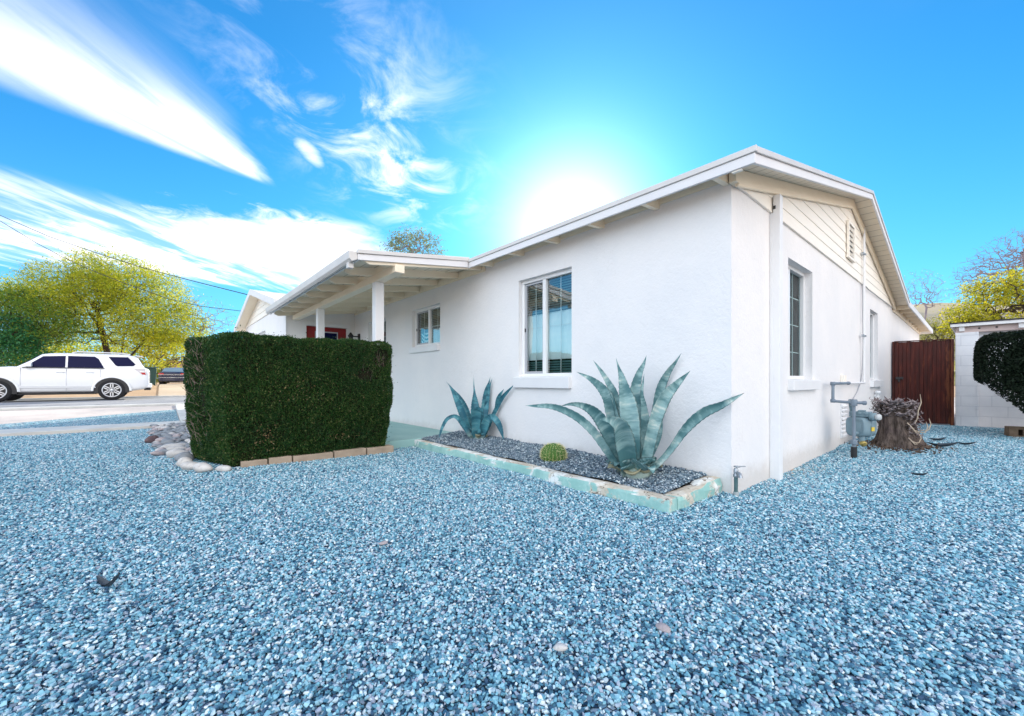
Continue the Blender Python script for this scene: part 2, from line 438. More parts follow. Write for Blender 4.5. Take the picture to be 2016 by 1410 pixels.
# ground materials
def gravel_ground(name, cols):
    m,t=newmat(name); co=t.pos()
    v=t.n('ShaderNodeTexVoronoi'); t.set(v.inputs['Vector'],co); v.inputs['Scale'].default_value=48; v.inputs['Randomness'].default_value=1
    r=t.sep(v.outputs['Color'])[0]
    col=t.ramp(r,cols)
    v2=t.n('ShaderNodeTexVoronoi',feature='DISTANCE_TO_EDGE'); t.set(v2.inputs['Vector'],co); v2.inputs['Scale'].default_value=48
    ed=t.ss(v2.outputs[0],0.,.09)
    col=t.mix(ed,(.03,.04,.05),col)
    t.out(t.principled(col,.75,.25,0.,t.bump(ed,.9,.012))); return m
GRAV=[(0.,(.015,.055,.125)),(.17,(.07,.23,.34)),(.41,(.18,.445,.55)),(.63,(.37,.65,.735)),(.75,(.37,.40,.50)),(.84,(.56,.74,.79)),(1.,(.84,.88,.87))]
BEDG=[(0.,(.02,.035,.065)),(.25,(.06,.105,.15)),(.55,(.16,.235,.29)),(.77,(.26,.29,.34)),(.88,(.42,.50,.54)),(1.,(.72,.78,.78))]  # bed stones coloured darker to carry the shade they lie in
M_GRAVEL=gravel_ground('blue_grey_gravel',GRAV)
M_BEDGROUND=gravel_ground('shaded_bed_gravel',BEDG)
def pebblemat(name, cols):
    m,t=newmat(name); r=t.n('ShaderNodeObjectInfo').outputs['Random']
    col=t.ramp(r,cols); nz=t.noise(t.coords(),60,3,.6)
    col=t.mix(t.ss(nz,.35,.75,0.,.25),col,(.30,.42,.46))
    t.out(t.principled(col,.65,.3)); return m
M_GRAVBASE=gravel_ground('shaded_gravel_below',[(p,(c[0]*.4,c[1]*.45,c[2]*.55)) for p,c in GRAV])  # stone colours darkened to paint the shade in gaps between pebbles
M_PEB=pebblemat('gravel_stone',GRAV); M_PEBBED=pebblemat('bed_gravel_stone',BEDG)
def dirt(name,c1,c2,c3,sc=1.):
    m,t=newmat(name); co=t.pos()
    f=t.noise(co,.35*sc,6,.65,.3); g=t.noise(co,6*sc,5,.7)
    col=t.mix(t.ss(f,.35,.65),c1,c2); col=t.mix(t.ss(g,.55,.75,0.,.5),col,c3)
    t.out(t.principled(col,.95,.1,0.,t.bump(t.noise(co,18*sc,5,.7),.5,.03))); return m
M_DIRT=dirt('desert_dirt',(.56,.39,.25),(.47,.32,.20),(.30,.2,.13))
M_DRIVE=dirt('sandy_drive',(.62,.50,.37),(.54,.42,.30),(.4,.3,.2))
M_VERGE=dirt('pale_dirt_verge',(.62,.55,.51),(.42,.39,.38),(.30,.28,.27))
m,t=newmat('old_asphalt'); co=t.pos(); f=t.noise(t.scale3(co,(1.,.25,1.)),.9,6,.65,.3)
col=t.mix(t.ss(f,.3,.7),(.27,.275,.29),(.36,.36,.37)); cr=t.ss(t.m('ABSOLUTE',t.m('SUBTRACT',t.noise(t.scale3(co,(1,.2,1)),.8,5,.6,1.),.5)),.012,.0)
t.out(t.principled(t.mix(cr,col,(.06,.06,.065)),.85,.25,0.,t.bump(t.noise(co,50,3,.6),.3,.01))); M_ASPHALT=m
M_HILL=dirt('hill_scrub',(.42,.36,.26),(.36,.32,.22),(.24,.23,.14),.05)

# plants
M_HEDGE=leafmat('hedge_leaf',[(.008,.040,.008),(.015,.064,.010),(.030,.095,.016),(.011,.052,.016),(.05,.12,.02),(.18,.20,.07)],.22,.5,.25,(.008,.048,.022))
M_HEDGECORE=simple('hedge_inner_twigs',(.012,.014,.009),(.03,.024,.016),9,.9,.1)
M_TWIG=simple('dry_twig',(.16,.12,.10),(.26,.20,.17),20,.9,.1)
M_BARK=simple('dark_bark',(.035,.026,.02),(.07,.052,.04),9,.95,.1,bump=.5,bscale=30,stretch=(1,1,.4))
M_BARKPALE=simple('pale_bark',(.22,.19,.22),(.30,.26,.28),6,.95,.1,bump=.4,bscale=30,stretch=(1,1,.4))
M_MESQ=leafmat('mesquite_leaf',[(.26,.34,.025),(.46,.47,.03),(.72,.62,.04),(.18,.28,.03),(.56,.49,.04)],.64,.6,.2,(.16,.28,.03))
M_YELLOW=leafmat('yellow_green_leaf',[(.24,.27,.02),(.46,.42,.025),(.66,.55,.035),(.15,.20,.02)],.62,.6,.2,(.14,.20,.02))
M_MESQ2=leafmat('dim_mesquite_leaf',[(.10,.22,.035),(.17,.28,.035),(.28,.34,.04),(.07,.18,.04)],.55,.6,.2,(.08,.20,.04))  # greener mesquite leaf, colour standing in for weaker backlight
M_DEEPGREEN=leafmat('deep_green_leaf',[(.015,.10,.04),(.03,.16,.05),(.06,.22,.06)],.35,.5,.3)
M_GREYGREEN=leafmat('grey_green_leaf',[(.14,.20,.12),(.22,.28,.14),(.36,.36,.18)],.5,.6,.2)
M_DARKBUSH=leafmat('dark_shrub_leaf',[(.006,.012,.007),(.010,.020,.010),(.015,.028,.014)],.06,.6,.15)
M_OLIVE=leafmat('pale_bush_leaf',[(.20,.22,.07),(.30,.30,.10),(.38,.36,.14)],.5,.6,.2)
# ------------------------------------------------------------------ the house
class Face:
    """a wall plane: o base point, u to the viewer's right, n outward"""
    def __init__(s,o,u,n): s.o=vec(o); s.u=vec(u); s.n=vec(n)
    def p(s,uu,zz,dd=0.): return s.o+s.u*uu+vec((0,0,zz))+s.n*dd
    def bx(s,mb,u0,u1,z0,z1,d0,d1,mi=0):
        c=s.p((u0+u1)/2,(z0+z1)/2,(d0+d1)/2); mb.obox(c,s.u*(u1-u0)/2,vec((0,0,(z1-z0)/2)),s.n*(d1-d0)/2,mi)
    def wall(s,mb,L,z0,z1,ops,depth=.12):
        us=sorted({0,L,*[o[0] for o in ops],*[o[1] for o in ops]}); zs=sorted({z0,z1,*[o[2] for o in ops],*[o[3] for o in ops]})
        for i in range(len(us)-1):
            for j in range(len(zs)-1):
                cu=(us[i]+us[i+1])/2; cz=(zs[j]+zs[j+1])/2
                if any(o[0]<cu<o[1] and o[2]<cz<o[3] for o in ops): continue
                mb.face([s.p(us[i],zs[j]),s.p(us[i+1],zs[j]),s.p(us[i+1],zs[j+1]),s.p(us[i],zs[j+1])])
        for a,b,c,d in ops:
            for q in ([(a,c),(b,c)],[(b,c),(b,d)],[(b,d),(a,d)],[(a,d),(a,c)]):
                mb.face([s.p(*q[0]),s.p(*q[1]),s.p(*q[1],-depth),s.p(*q[0],-depth)])

house=thing('house','long single storey white stucco house with cream eaves and a covered front porch','house',(0,0,0))
FRONT=Face((-8.38,0,0),(1,0,0),(0,-1,0)); SIDE=Face((0,0,0),(0,1,0),(1,0,0))
DOORW=Face((-8.38,-1.44,0),(0,1,0),(1,0,0)); WING=Face((-13.96,-1.44,0),(1,0,0),(0,-1,0))
S=.235; PLATE=2.57; DEEP=8.6; RIDGE=4.3
def deck(y): return PLATE+S*(y if y<=RIDGE else DEEP-y)
def fx(x): return x+8.38
# openings (u0,u1,z0,z1)
W1=(fx(-2.555),fx(-1.672),.95,2.172); W2=(fx(-5.47),fx(-4.493),1.505,2.176); W3=(fx(-7.553),fx(-6.615),.95,2.185)
SW1=(1.433,2.33,.915,2.17); SW2=(5.979,6.752,.915,2.165)
mb=MB()
FRONT.wall(mb,8.38,-.3,2.56,[W1,W2,W3])
SIDE.wall(mb,DEEP,-.3,2.5,[SW1,SW2])
mb.face([(0,0,2.5),(0,DEEP,2.5),(0,DEEP,2.56),(0,RIDGE,3.56),(0,0,2.56)])
# rear patio part of the side wall, back walls
mb.face([(0,DEEP,-.3),(0,14.1,-.3),(0,14.1,2.44),(0,DEEP,2.56)])
mb.face([(0,14.1,-.3),(-8,14.1,-.3),(-8,14.1,2.44),(0,14.1,2.44)])
mb.face([(-8,14.1,-.3),(-8,DEEP,-.3),(-8,DEEP,2.56),(-8,14.1,2.44)])
mb.face([(-8,DEEP,-.3),(-13.96,DEEP,-.3),(-13.96,DEEP,2.56),(-8,DEEP,2.56)])
mb.face([(-13.96,DEEP,-.3),(-13.96,-1.44,-.3),(-13.96,-1.44,2.5),(-13.96,DEEP,2.5)])
mb.build('stucco_wall',M_STUCCO,house)
mb=MB(); DOOR=(.33,1.31,.1,2.175)
DOORW.wall(mb,1.44,-.2,2.5,[DOOR],.1)
WW=(1.95,3.2,1.0,2.2)
WING.wall(mb,5.58,-.2,2.56,[WW])
mb.build('wing_wall',M_STUCCO,house)

def window(F, op, split, sill=None, reflection_panel=None, grid=(1,1), right_only=False, recess=.055, blind=True, gl=None):
    u0,u1,z0,z1=op; fw=.042; d=-recess
    mb=MB()
    F.bx(mb,u0,u1,z0,z0+fw,d-.05,d); F.bx(mb,u0,u1,z1-fw,z1,d-.05,d)
    F.bx(mb,u0,u0+fw,z0+fw,z1-fw,d-.05,d); F.bx(mb,u1-fw,u1,z0+fw,z1-fw,d-.05,d)
    us=u0+(u1-u0)*split
    F.bx(mb,us-.025,us+.025,z0+fw,z1-fw,d-.048,d-.002)
    fr=mb.build('window',M_VINYL,house,bevel=.004)
    # sliding sash with insect screen
    a,b,c,e=u0+fw+.003,us-.028,z0+fw+.003,z1-fw-.003; sw=.024
    mb=MB(); dd=d-.015
    F.bx(mb,a,b,c,c+sw,dd-.02,dd); F.bx(mb,a,b,e-sw,e,dd-.02,dd); F.bx(mb,a,a+sw,c+sw,e-sw,dd-.02,dd); F.bx(mb,b-sw*.5,b,c+sw,e-sw,dd-.02,dd)
    F.bx(mb,a+.004,a+.014,(c+e)/2-.04,(c+e)/2+.005,dd,dd+.012,1)
    mb.build('sash',[M_SASH,M_BLACK],fr)
    pm=MB(); pd=d-.036
    pm.face([F.p(a+sw,c+sw,pd+.004),F.p(b-sw*.5,c+sw,pd+.004),F.p(b-sw*.5,e-sw,pd+.004),F.p(a+sw,e-sw,pd+.004)])
    pm.face([F.p(us+.025,z0+fw,pd),F.p(u1-fw,z0+fw,pd),F.p(u1-fw,z1-fw,pd),F.p(us+.025,z1-fw,pd)])
    pm.build('pane',gl or M_GLASS,fr)
    # grilles between the panes
    gm=MB()
    for (p,q) in ((a+sw,b-sw*.5),(us+.025,u1-fw)):
        for k in range(1,grid[0]+1):
            x=p+(q-p)*k/(grid[0]+1); F.bx(gm,x-.005,x+.005,z0+fw+.003,z1-fw-.003,pd-.016,pd-.008)
        for k in range(1,grid[1]+1):
            zz=z0+(z1-z0)*k/(grid[1]+1); F.bx(gm,p+.001,q-.001,zz-.005,zz+.005,pd-.0185,pd-.0165)
    gm.build('grille',M_VINYL,fr)
    bm_=MB(); lowb=None; zz=z0+.03
    while zz<z1-.03:
        if not(reflection_panel and reflection_panel[0]<zz<reflection_panel[1]) or right_only:
            c0=F.p((u0+u1)/2,zz,pd-.055)
            bm_.obox(c0,F.u*((u1-u0)/2-.01),F.n*.012+vec((0,0,-.010)),vec((0,0,.0008)))
        zz+=.030
        if reflection_panel and not right_only and lowb is None and zz>reflection_panel[0]:
            lowb=bm_; lowb.build('blind',M_BLIND,fr); bm_=MB()
    if blind: bm_.build('blind',M_BLIND,fr)
    if reflection_panel:  # pale panel added to imitate bright sky reflected in the pane
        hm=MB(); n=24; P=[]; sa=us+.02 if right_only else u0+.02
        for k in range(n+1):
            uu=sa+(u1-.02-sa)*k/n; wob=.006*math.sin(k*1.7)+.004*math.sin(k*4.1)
            P.append([F.p(uu,reflection_panel[0],pd-.045+wob),F.p(uu,(reflection_panel[0]+reflection_panel[1])/2,pd-.04+wob*.6),F.p(uu,reflection_panel[1],pd-.045+wob*.3)])
        hm.grid(P); hm.build('reflection_panel',M_REFLPANEL,fr)
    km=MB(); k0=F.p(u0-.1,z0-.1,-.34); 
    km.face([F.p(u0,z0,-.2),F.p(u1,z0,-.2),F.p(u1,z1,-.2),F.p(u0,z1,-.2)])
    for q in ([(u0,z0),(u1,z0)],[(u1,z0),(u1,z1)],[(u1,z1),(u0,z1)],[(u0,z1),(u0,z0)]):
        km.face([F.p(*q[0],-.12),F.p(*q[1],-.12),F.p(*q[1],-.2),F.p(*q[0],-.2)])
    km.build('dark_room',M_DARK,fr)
    if sill:
        s0,s1,sz0,sz1=sill; sm_=MB()
        pr=[F.p(s0,sz0,.002),F.p(s0,sz0,.052),F.p(s0,sz1-.012,.056),F.p(s0,sz1,-.05),F.p(s0,sz1,-.05)]
        sm_.prism([pr[0],pr[1],pr[2],pr[3]],F.u*(s1-s0)); sm_.build('sill',M_WHITE,fr,bevel=.005,fix=True)
    return fr
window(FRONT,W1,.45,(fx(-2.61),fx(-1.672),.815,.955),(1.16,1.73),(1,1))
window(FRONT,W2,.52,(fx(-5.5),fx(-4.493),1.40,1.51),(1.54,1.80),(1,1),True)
window(FRONT,W3,.5,(fx(-7.58),fx(-6.6),.82,.95),None,(1,1))
window(SIDE,SW1,.36,(1.425,2.45,.80,.92),None,(1,3),recess=.075,blind=False,gl=M_GLASS2)
window(SIDE,SW2,.5,(5.95,7.0,.79,.92),None,(0,0),recess=.06,blind=False,gl=M_GLASS2)
window(WING,WW,.5,(1.92,3.23,.86,1.0),None,(1,1))
# a cloth with pale waves hangs in the small window
mb=MB(); P=[]
for i in range(9):
    P.append([FRONT.p(W2[0]+.13+.040*i,1.555+.20*j/8,-.122+.004*math.sin(i*1.4+j)) for j in range(9)])
mb.grid(P); m,t=newmat('patterned_cloth'); co=t.pos(); xx,yy,zz=t.sep(co)
ar=t.m('ABSOLUTE',t.m('SUBTRACT',xx,-5.16)); wv=t.m('SINE',t.m('MULTIPLY',t.m('SUBTRACT',zz,t.m('MULTIPLY',t.m('MULTIPLY',ar,ar),2.6)),95.))
t.out(t.principled(t.mix(t.ss(wv,-.15,.15),(.02,.25,.28),(.75,.85,.85)),.8)); mb.build('window_cloth',m,house)

# gable siding (lapped boards) and gable trim
mb=MB(); zb=2.475
while zb<3.5:
    zt=min(zb+.132,3.55); b0=max(0.,(zb-PLATE)/S); t0=max(0.,(zt-PLATE)/S)
    P=lambda y,z,x:(x,y,z)
    mb.hexa([P(b0,zb,.002),P(b0,zb,.021),P(DEEP-b0,zb,.021),P(DEEP-b0,zb,.002),P(t0,zt,.002),P(t0,zt,.0145),P(DEEP-t0,zt,.0145),P(DEEP-t0,zt,.002)])
    zb+=.132
mb.build('gable_siding',M_SIDING,house)
mb=MB()
def rakebar(mb,x0,x1,lo,hi,ya,yb):
    for (p,q) in ((ya,RIDGE),(RIDGE,yb)):
        mb.prism([(x0,p,deck(p)+lo),(x0,q,deck(q)+lo),(x0,q,deck(q)+hi),(x0,p,deck(p)+hi)],(x1-x0,0,0))
rakebar(mb,.029,.054,-.135,-.004,.0,DEEP)
for k in range(9):                       # little dark notches where boards meet the rake board
    pass
mb.build('rake_board',M_TRIM,house,fix=True)
# gable vent
mb=MB(); vy0,vy1,vz0,vz1=3.97,4.38,2.70,3.20
for q in ((vy0,vy0+.04,vz0,vz1),(vy1-.04,vy1,vz0,vz1),(vy0+.04,vy1-.04,vz1-.04,vz1),(vy0-.02,vy1+.04,vz0-.035,vz0)):
    SIDE.bx(mb,q[0],q[1],q[2],q[3],.027,.055)
vent=mb.build('gable_vent',M_SIDING,house)
mb=MB(); SIDE.bx(mb,vy0+.04,vy1-.04,vz0,vz1-.04,.0275,.029); mb.build('vent_opening',M_BLACK,vent)
mb=MB()
for k in range(6):
    c0=SIDE.p((vy0+vy1)/2,vz0+.05+.073*k,.04); mb.obox(c0,(0,(vy1-vy0)/2-.04,0),vec((.006,0,-.007)),vec((.008,0,.012)))
mb.build('vent_slats',M_SIDING,vent)

# roof: soffit boards below, coated roof above
OX=.24; OY=.25; XL=-14.2
def slab(mb,x0,x1,pts,lo,hi):            # pts: (y,z) profile
    for (ya,za),(yb,zb_) in zip(pts[:-1],pts[1:]):
        mb.prism([(x0,ya,za+lo),(x0,yb,zb_+lo),(x0,yb,zb_+hi),(x0,ya,za+hi)],(x1-x0,0,0))
prof=[(-OY,deck(-OY)),(RIDGE,deck(RIDGE)),(DEEP+.05,deck(DEEP+.05))]
mb=MB(); slab(mb,XL,OX,prof,0,.022); mb.build('soffit',M_SOFFIT,house,fix=True)
mb=MB(); slab(mb,XL,OX+.006,[(-OY-.02,deck(-OY-.02)),*prof[1:]],.024,.06)
# wing roof, ridge runs towards the street
WX=-11.17; WZ=3.226; WY=-1.70
for (xa,za,xb,zb_) in ((-14.3,2.49,WX,WZ),(WX,WZ,-8.08,2.50)):
    mb.prism([(xa,WY,za+.024),(xb,WY,zb_+.024),(xb,WY,zb_+.06),(xa,WY,za+.06)],(0,6.0,0))
mb.build('roof',M_ROOF,house,fix=True)
mb=MB()
for (xa,za,xb,zb_) in ((-14.3,2.49,WX,WZ),(WX,WZ,-8.08,2.50)):
    mb.prism([(xa,WY,za),(xb,WY,zb_),(xb,WY,zb_+.022),(xa,WY,za+.022)],(0,.45,0))
mb.build('wing_soffit',M_TRIM,house,fix=True)
mb=MB()
for (xa,za,xb,zb_) in ((-14.3,2.49,WX,WZ),(WX,WZ,-8.08,2.50)):
    mb.prism([(xa,WY-.022,za-.08),(xb,WY-.022,zb_-.08),(xb,WY-.022,zb_+.065),(xa,WY-.022,za+.065)],(0,.021,0))
mb.prism([(-8.08,WY,2.42),(-8.08,WY,2.56),(-8.06,WY,2.56),(-8.06,WY,2.42)],(0,.4,0))
mb.build('wing_fascia',M_FASCIA,house,fix=True)
mb=MB(); zb=2.56
while zb<3.2:
    zt=min(zb+.15,3.225); w0=(WZ-zb)/S*.98; w1=max(.01,(WZ-zt)/S*.98)
    mb.hexa([(WX-w0,-1.466,zb),(WX+w0,-1.466,zb),(WX+w0,-1.442,zb),(WX-w0,-1.442,zb),(WX-w1,-1.452,zt),(WX+w1,-1.452,zt),(WX+w1,-1.442,zt),(WX-w1,-1.442,zt)]); zb+=.15
mb.build('wing_siding',M_SIDING,house)
mb=MB(); WING.bx(mb,5.55,5.595,.1,2.49,.002,.016); mb.build('corner_board',M_WHITE,house)
# fascia boards and metal drip edge
PX=-3.3
mb=MB()
mb.box(PX,-OY-.022,deck(-OY)-.068,OX+.022,-OY,deck(-OY)+.004)
rakebar(mb,OX,OX+.022,-.068,.004,-OY,DEEP+.05)
mb.build('fascia',M_FASCIA,house,fix=True,bevel=.003)
mb=MB()
mb.box(PX,-OY-.034,deck(-OY)+.006,OX+.034,-OY-.002,deck(-OY)+.05)
rakebar(mb,OX+.002,OX+.034,.006,.05,-OY+.001,DEEP+.05)
mb.build('drip_edge',M_DRIP,house,fix=True,bevel=.003)
mb=MB(); mb.box(.10,-OY-.008,deck(-OY)-.079,.17,-OY+.02,deck(-OY)-.069); mb.build('eave_clip',M_SIDING,house)
# rafter tails along the front eave
for k in range(6):
    x=-.03-.61*k
    mb=MB(); mb.prism([(x-.022,-.236,deck(-.236)-.066),(x-.022,-.02,deck(-.02)-.10),(x-.022,-.001,deck(0)-.10),(x-.022,-.001,deck(0)-.001),(x-.022,-.236,deck(-.236)-.001)],(.044,0,0))
    mb.build('rafter_tail',M_TRIM,house,fix=True)
mb=MB(); mb.box(-8.36,-.022,2.44,PX+.04,-.001,2.555); mb.box(PX+.041,-.016,2.505,-.002,-.001,2.562); mb.build('frieze_board',M_TRIM,house)
mb=MB(); mb.prism([(.002,.03,2.46),(.056,.03,2.46),(.056,.03,2.585),(.002,.03,2.585)],(0,-.085,0)); mb.build('corner_block',M_TRIM,house,fix=True)

# porch roof
PY=-1.75
def pdeck(y): return 2.561+.133*y
mb=MB(); slab(mb,-8.36,PX,[(PY,pdeck(PY)),(-.02,pdeck(-.02))],-.0,.02); mb.build('porch_ceiling',M_SOFFIT,house,fix=True)
mb=MB(); slab(mb,-8.36,PX+.012,[(PY-.02,pdeck(PY-.02)),(-.255,pdeck(-.255)+.012)],.022,.055); mb.build('porch_roof',M_ROOF,house,fix=True)
mb=MB(); mb.prism([(PX,PY,pdeck(PY)-.062),(PX,-.285,pdeck(-.285)-.075),(PX,-.285,pdeck(-.285)+.005),(PX,PY,pdeck(PY)+.006)],(.022,0,0))
mb.box(-8.3,PY-.022,pdeck(PY)-.062,PX+.022,PY,pdeck(PY)+.006); mb.build('porch_fascia',M_FASCIA,house,fix=True,bevel=.003)
mb=MB(); mb.prism([(PX+.002,PY-.03,pdeck(PY)+.008),(PX+.002,-.286,pdeck(-.286)+.007),(PX+.002,-.286,pdeck(-.286)+.052),(PX+.002,PY-.03,pdeck(PY)+.052)],(.034,0,0))
mb.build('porch_drip_edge',M_DRIP,house,fix=True,bevel=.003)
for k in range(9):
    x=PX-.03-.61*k
    if x<-8.3: break
    mb=MB(); mb.prism([(x-.02,PY+.05,pdeck(PY+.05)-.06),(x-.02,PY+.12,pdeck(PY)-.083),(x-.02,-.024,pdeck(-.02)-.092),(x-.02,-.024,pdeck(-.02)-.001),(x-.02,PY+.05,pdeck(PY+.05)-.001)],(.04,0,0))
    mb.build('porch_rafter',M_TRIM,house,fix=True)
PBY=-1.27
mb=MB(); mb.box(-8.37,PBY-.06,2.205,PX+.02,PBY+.06,pdeck(PBY)-.093); mb.build('porch_beam',M_TRIM,house,bevel=.006)
for x in (-3.94,-6.55):
    mb=MB(); mb.box(x-.06,PBY-.058,.1,x+.06,PBY+.058,2.204); mb.build('porch_post',M_WHITE,house,bevel=.006)
# gutter with hangers
mb=MB(); gy0,gy1,gz0,gz1=PY-.115,PY-.024,pdeck(PY)-.085,pdeck(PY)+.03
mb.prism([(-8.15,gy1,gz0+.03),(-8.15,gy0+.03,gz0),(-8.15,gy0,gz0+.03),(-8.15,gy0-.006,gz1),(-8.15,gy1,gz1)],(8.15+PX+.0,0,0))
mb.box(PX-.16,gy0+.02,gz0-.055,PX-.09,gy1-.01,gz0+.012)
g=mb.build('gutter',M_DRIP,house,fix=True,bevel=.004)
for k in range(6):
    mb=MB(); mb.lathe([(.012,0),(.012,.01),(.004,.014)],(PX-.5-.8*k,gy0+.02,gz0-.004),(0,0,-1),8); mb.build('gutter_bolt',M_GALV,g)
# porch slab
mb=MB(); mb.box(-8.37,-1.5,-.25,-3.82,-.002,.1); mb.build('porch_slab',M_SLAB,house,bevel=.008)
# front door
dr=MB(); u0,u1,z0,z1=DOOR
DOORW.bx(dr,u0+.06,u1-.06,z0,z1-.06,-.09,-.05); door=dr.build('front_door',M_REDDOOR,house,bevel=.004)
mb=MB(); DOORW.bx(mb,u0-.03,u0+.055,z0,z1-.055,-.1,.018); DOORW.bx(mb,u1-.055,u1+.03,z0,z1-.055,-.1,.018); DOORW.bx(mb,u0-.03,u1+.03,z1-.055,z1+.03,-.1,.018)
mb.build('door_frame',M_WHITE,door,bevel=.003)
mb=MB()
for k in range(2): 
    for q in ((.27,.73,1.35,1.99),): DOORW.bx(mb,u0+q[0]*(u1-u0),u0+q[1]*(u1-u0),q[2],q[3],-.049,-.042+.0*k)
    break
mb.build('door_light',M_CARGLASS,door)
mb=MB(); a,b=u0+.25*(u1-u0),u0+.75*(u1-u0)
DOORW.bx(mb,a,b,1.99,2.015,-.049,-.035); DOORW.bx(mb,a,b,1.325,1.35,-.049,-.035); DOORW.bx(mb,a,a+.02,1.35,1.99,-.049,-.035); DOORW.bx(mb,b-.02,b,1.35,1.99,-.049,-.035)
mb.build('light_trim',M_SASH,door)
mb=MB(); mb.lathe([(.012,0),(.012,.03),(.028,.045),(.03,.06),(.02,.075)],DOORW.p(u0+.12,1.05,-.05),(1,0,0),12); mb.build('door_knob',M_BRASS,door)
# wall lantern in the porch corner
mb=MB(); FRONT.bx(mb,fx(-8.12),fx(-8.03),1.72,1.98,.002,.03); FRONT.bx(mb,fx(-8.09),fx(-8.06),1.90,1.925,.03,.2)
FRONT.bx(mb,fx(-8.09),fx(-8.06),1.80,1.82,.03,.15)
mb.lathe([(.01,.2),(.07,.12),(.07,.11),(.05,.10),(.045,-.06),(.05,-.07),(.02,-.09)],FRONT.p(fx(-8.075),1.80,.2),(0,0,1),8,smooth=False)
mb.build('wall_lantern',M_BLACK,house)
# square wiring duct on the side wall
mb=MB(); SIDE.bx(mb,.88,.965,-.1,2.63,.028,.085); SIDE.bx(mb,.88,.965,-.1,2.47,.001,.03)
duct=mb.build('wiring_duct',M_WHITE,house,bevel=.004)
mb=MB(); SIDE.bx(mb,.874,.879,2.50,2.53,.03,.05); mb.build('duct_clip',M_BLACK,duct)
# thin cable wandering down the wall, wall cap, foundation vent, outlet box
mb=MB(); cy=[(5.18,2.46),(5.22,2.44),(5.25,2.3),(5.26,1.9),(5.3,1.5),(5.26,1.2),(5.2,1.02),(5.1,.9),(4.8,.72),(4.5,.62)]
mb.tube([SIDE.p(y,z_,.01) for y,z_ in cy],.006,6)
mb.tube([SIDE.p(y,z_,.032) for y,z_ in [(5.2,2.47),(5.5,2.455),(5.6,2.44),(6.5,2.45),(7.6,2.46),(8.2,2.46)]],.006,6); mb.build('cable',M_SASH,house)
mb=MB(); mb.lathe([(.03,0),(.03,.07),(.045,.075),(.045,.11),(.03,.12)],SIDE.p(6.35,.60,.05),(0,0,1),12); SIDE.bx(mb,6.33,6.37,.62,.65,.0,.05); mb.build('wall_cap',M_WHITE,house)
mb=MB(); SIDE.bx(mb,3.72,3.98,.1,.60,.001,.018)
for k in range(8): 
    c0=SIDE.p(3.85,.14+.058*k,.026); mb.obox(c0,(0,.12,0),vec((.012,0,-.012)),vec((.003,0,.012)))
mb.build('foundation_vent',M_WHITE,house)
mb=MB(); SIDE.bx(mb,3.72,3.84,.88,.98,.001,.05); mb.build('outlet_box',M_SIDING,house,bevel=.004)
# rear patio cover
RY=14.6
def rdeck(y): return 2.56-(y-DEEP)*.0215
mb=MB(); slab(mb,-8,OX,[(DEEP+.05,rdeck(DEEP+.05)),(RY,rdeck(RY))],0,.02); mb.build('patio_ceiling',M_SOFFIT,house,fix=True)
mb=MB(); slab(mb,-8,OX+.01,[(DEEP+.05,rdeck(DEEP+.05)),(RY,rdeck(RY))],.022,.055); mb.build('patio_roof',M_ROOF,house,fix=True)
mb=MB(); mb.prism([(OX,DEEP+.05,rdeck(DEEP)-.07),(OX,RY,rdeck(RY)-.07),(OX,RY,rdeck(RY)+.05),(OX,DEEP+.05,rdeck(DEEP)+.05)],(.022,0,0)); mb.box(-8,RY,rdeck(RY)-.07,OX+.022,RY+.02,rdeck(RY)+.05)
mb.build('patio_fascia',M_FASCIA,house,fix=True)
mb=MB(); mb.prism([(.002,DEEP,rdeck(DEEP)-.15),(.002,14.1,rdeck(14.1)-.13),(.002,14.1,rdeck(14.1)-.001),(.002,DEEP,rdeck(DEEP)-.001)],(.022,0,0)); mb.build('patio_frieze',M_TRIM,house,fix=True)
for k in range(9):
    y=DEEP+.3+.61*k
    mb=MB(); mb.box(.025,y-.02,rdeck(y)-.085,OX-.002,y+.02,rdeck(y)-.002); mb.build('patio_rafter',M_TRIM,house)
# ------------------------------------------------------------------ ground, yard, road
def gz(x):
    if x>-8: return 0.
    if x>-15: return .17*(-8-x)/7
    if x>-23: return .17
    return min(.62,.17+.45*(-23-x)/6.5)
def sheet(name, x0,x1,y0,y1, dz, mat, cuts=(), poly=None):
    xs=sorted({x0,x1,*[c for c in (-8,-9.05,-9.6,-15,-23,-25,-27,-29.5,*cuts) if x0<c<x1]}); mb=MB()
    for a,b_ in zip(xs[:-1],xs[1:]):
        mb.face([(a,y0,gz(a)+dz),(b_,y0,gz(b_)+dz),(b_,y1,gz(b_)+dz),(a,y1,gz(a)+dz)])
    return struct(mb.build(name,mat))
sheet('ground',-900,900,-900,900,-.03,M_DIRT)
sheet('gravel_ground',-8.98,14,-14,8.7,-.05,M_GRAVEL)
# side yard beyond the gate
sheet('back_yard',-1,14,8.75,30,-.02,M_VERGE)
wk=MB()
def strip(name,x0,x1,y0,y1,mat,h=.03):
    mb=MB(); xs=sorted({x0,x1,*[c for c in (-9.6,-15,-23,-29.5) if x0<c<x1]})
    for a,b_ in zip(xs[:-1],xs[1:]):
        mb.hexa([(a,y0,gz(a)-.08),(b_,y0,gz(b_)-.08),(b_,y1,gz(b_)-.08),(a,y1,gz(a)-.08),(a,y0,gz(a)+h),(b_,y0,gz(b_)+h),(b_,y1,gz(b_)+h),(a,y1,gz(a)+h)])
    return struct(mb.build(name,mat,fix=True,bevel=.01))
strip('concrete_path',-9.62,-9.0,-30,-3.16,M_WALK)
strip('front_walk',-14.6,-9.0,-3.155,-1.9,M_WALK)
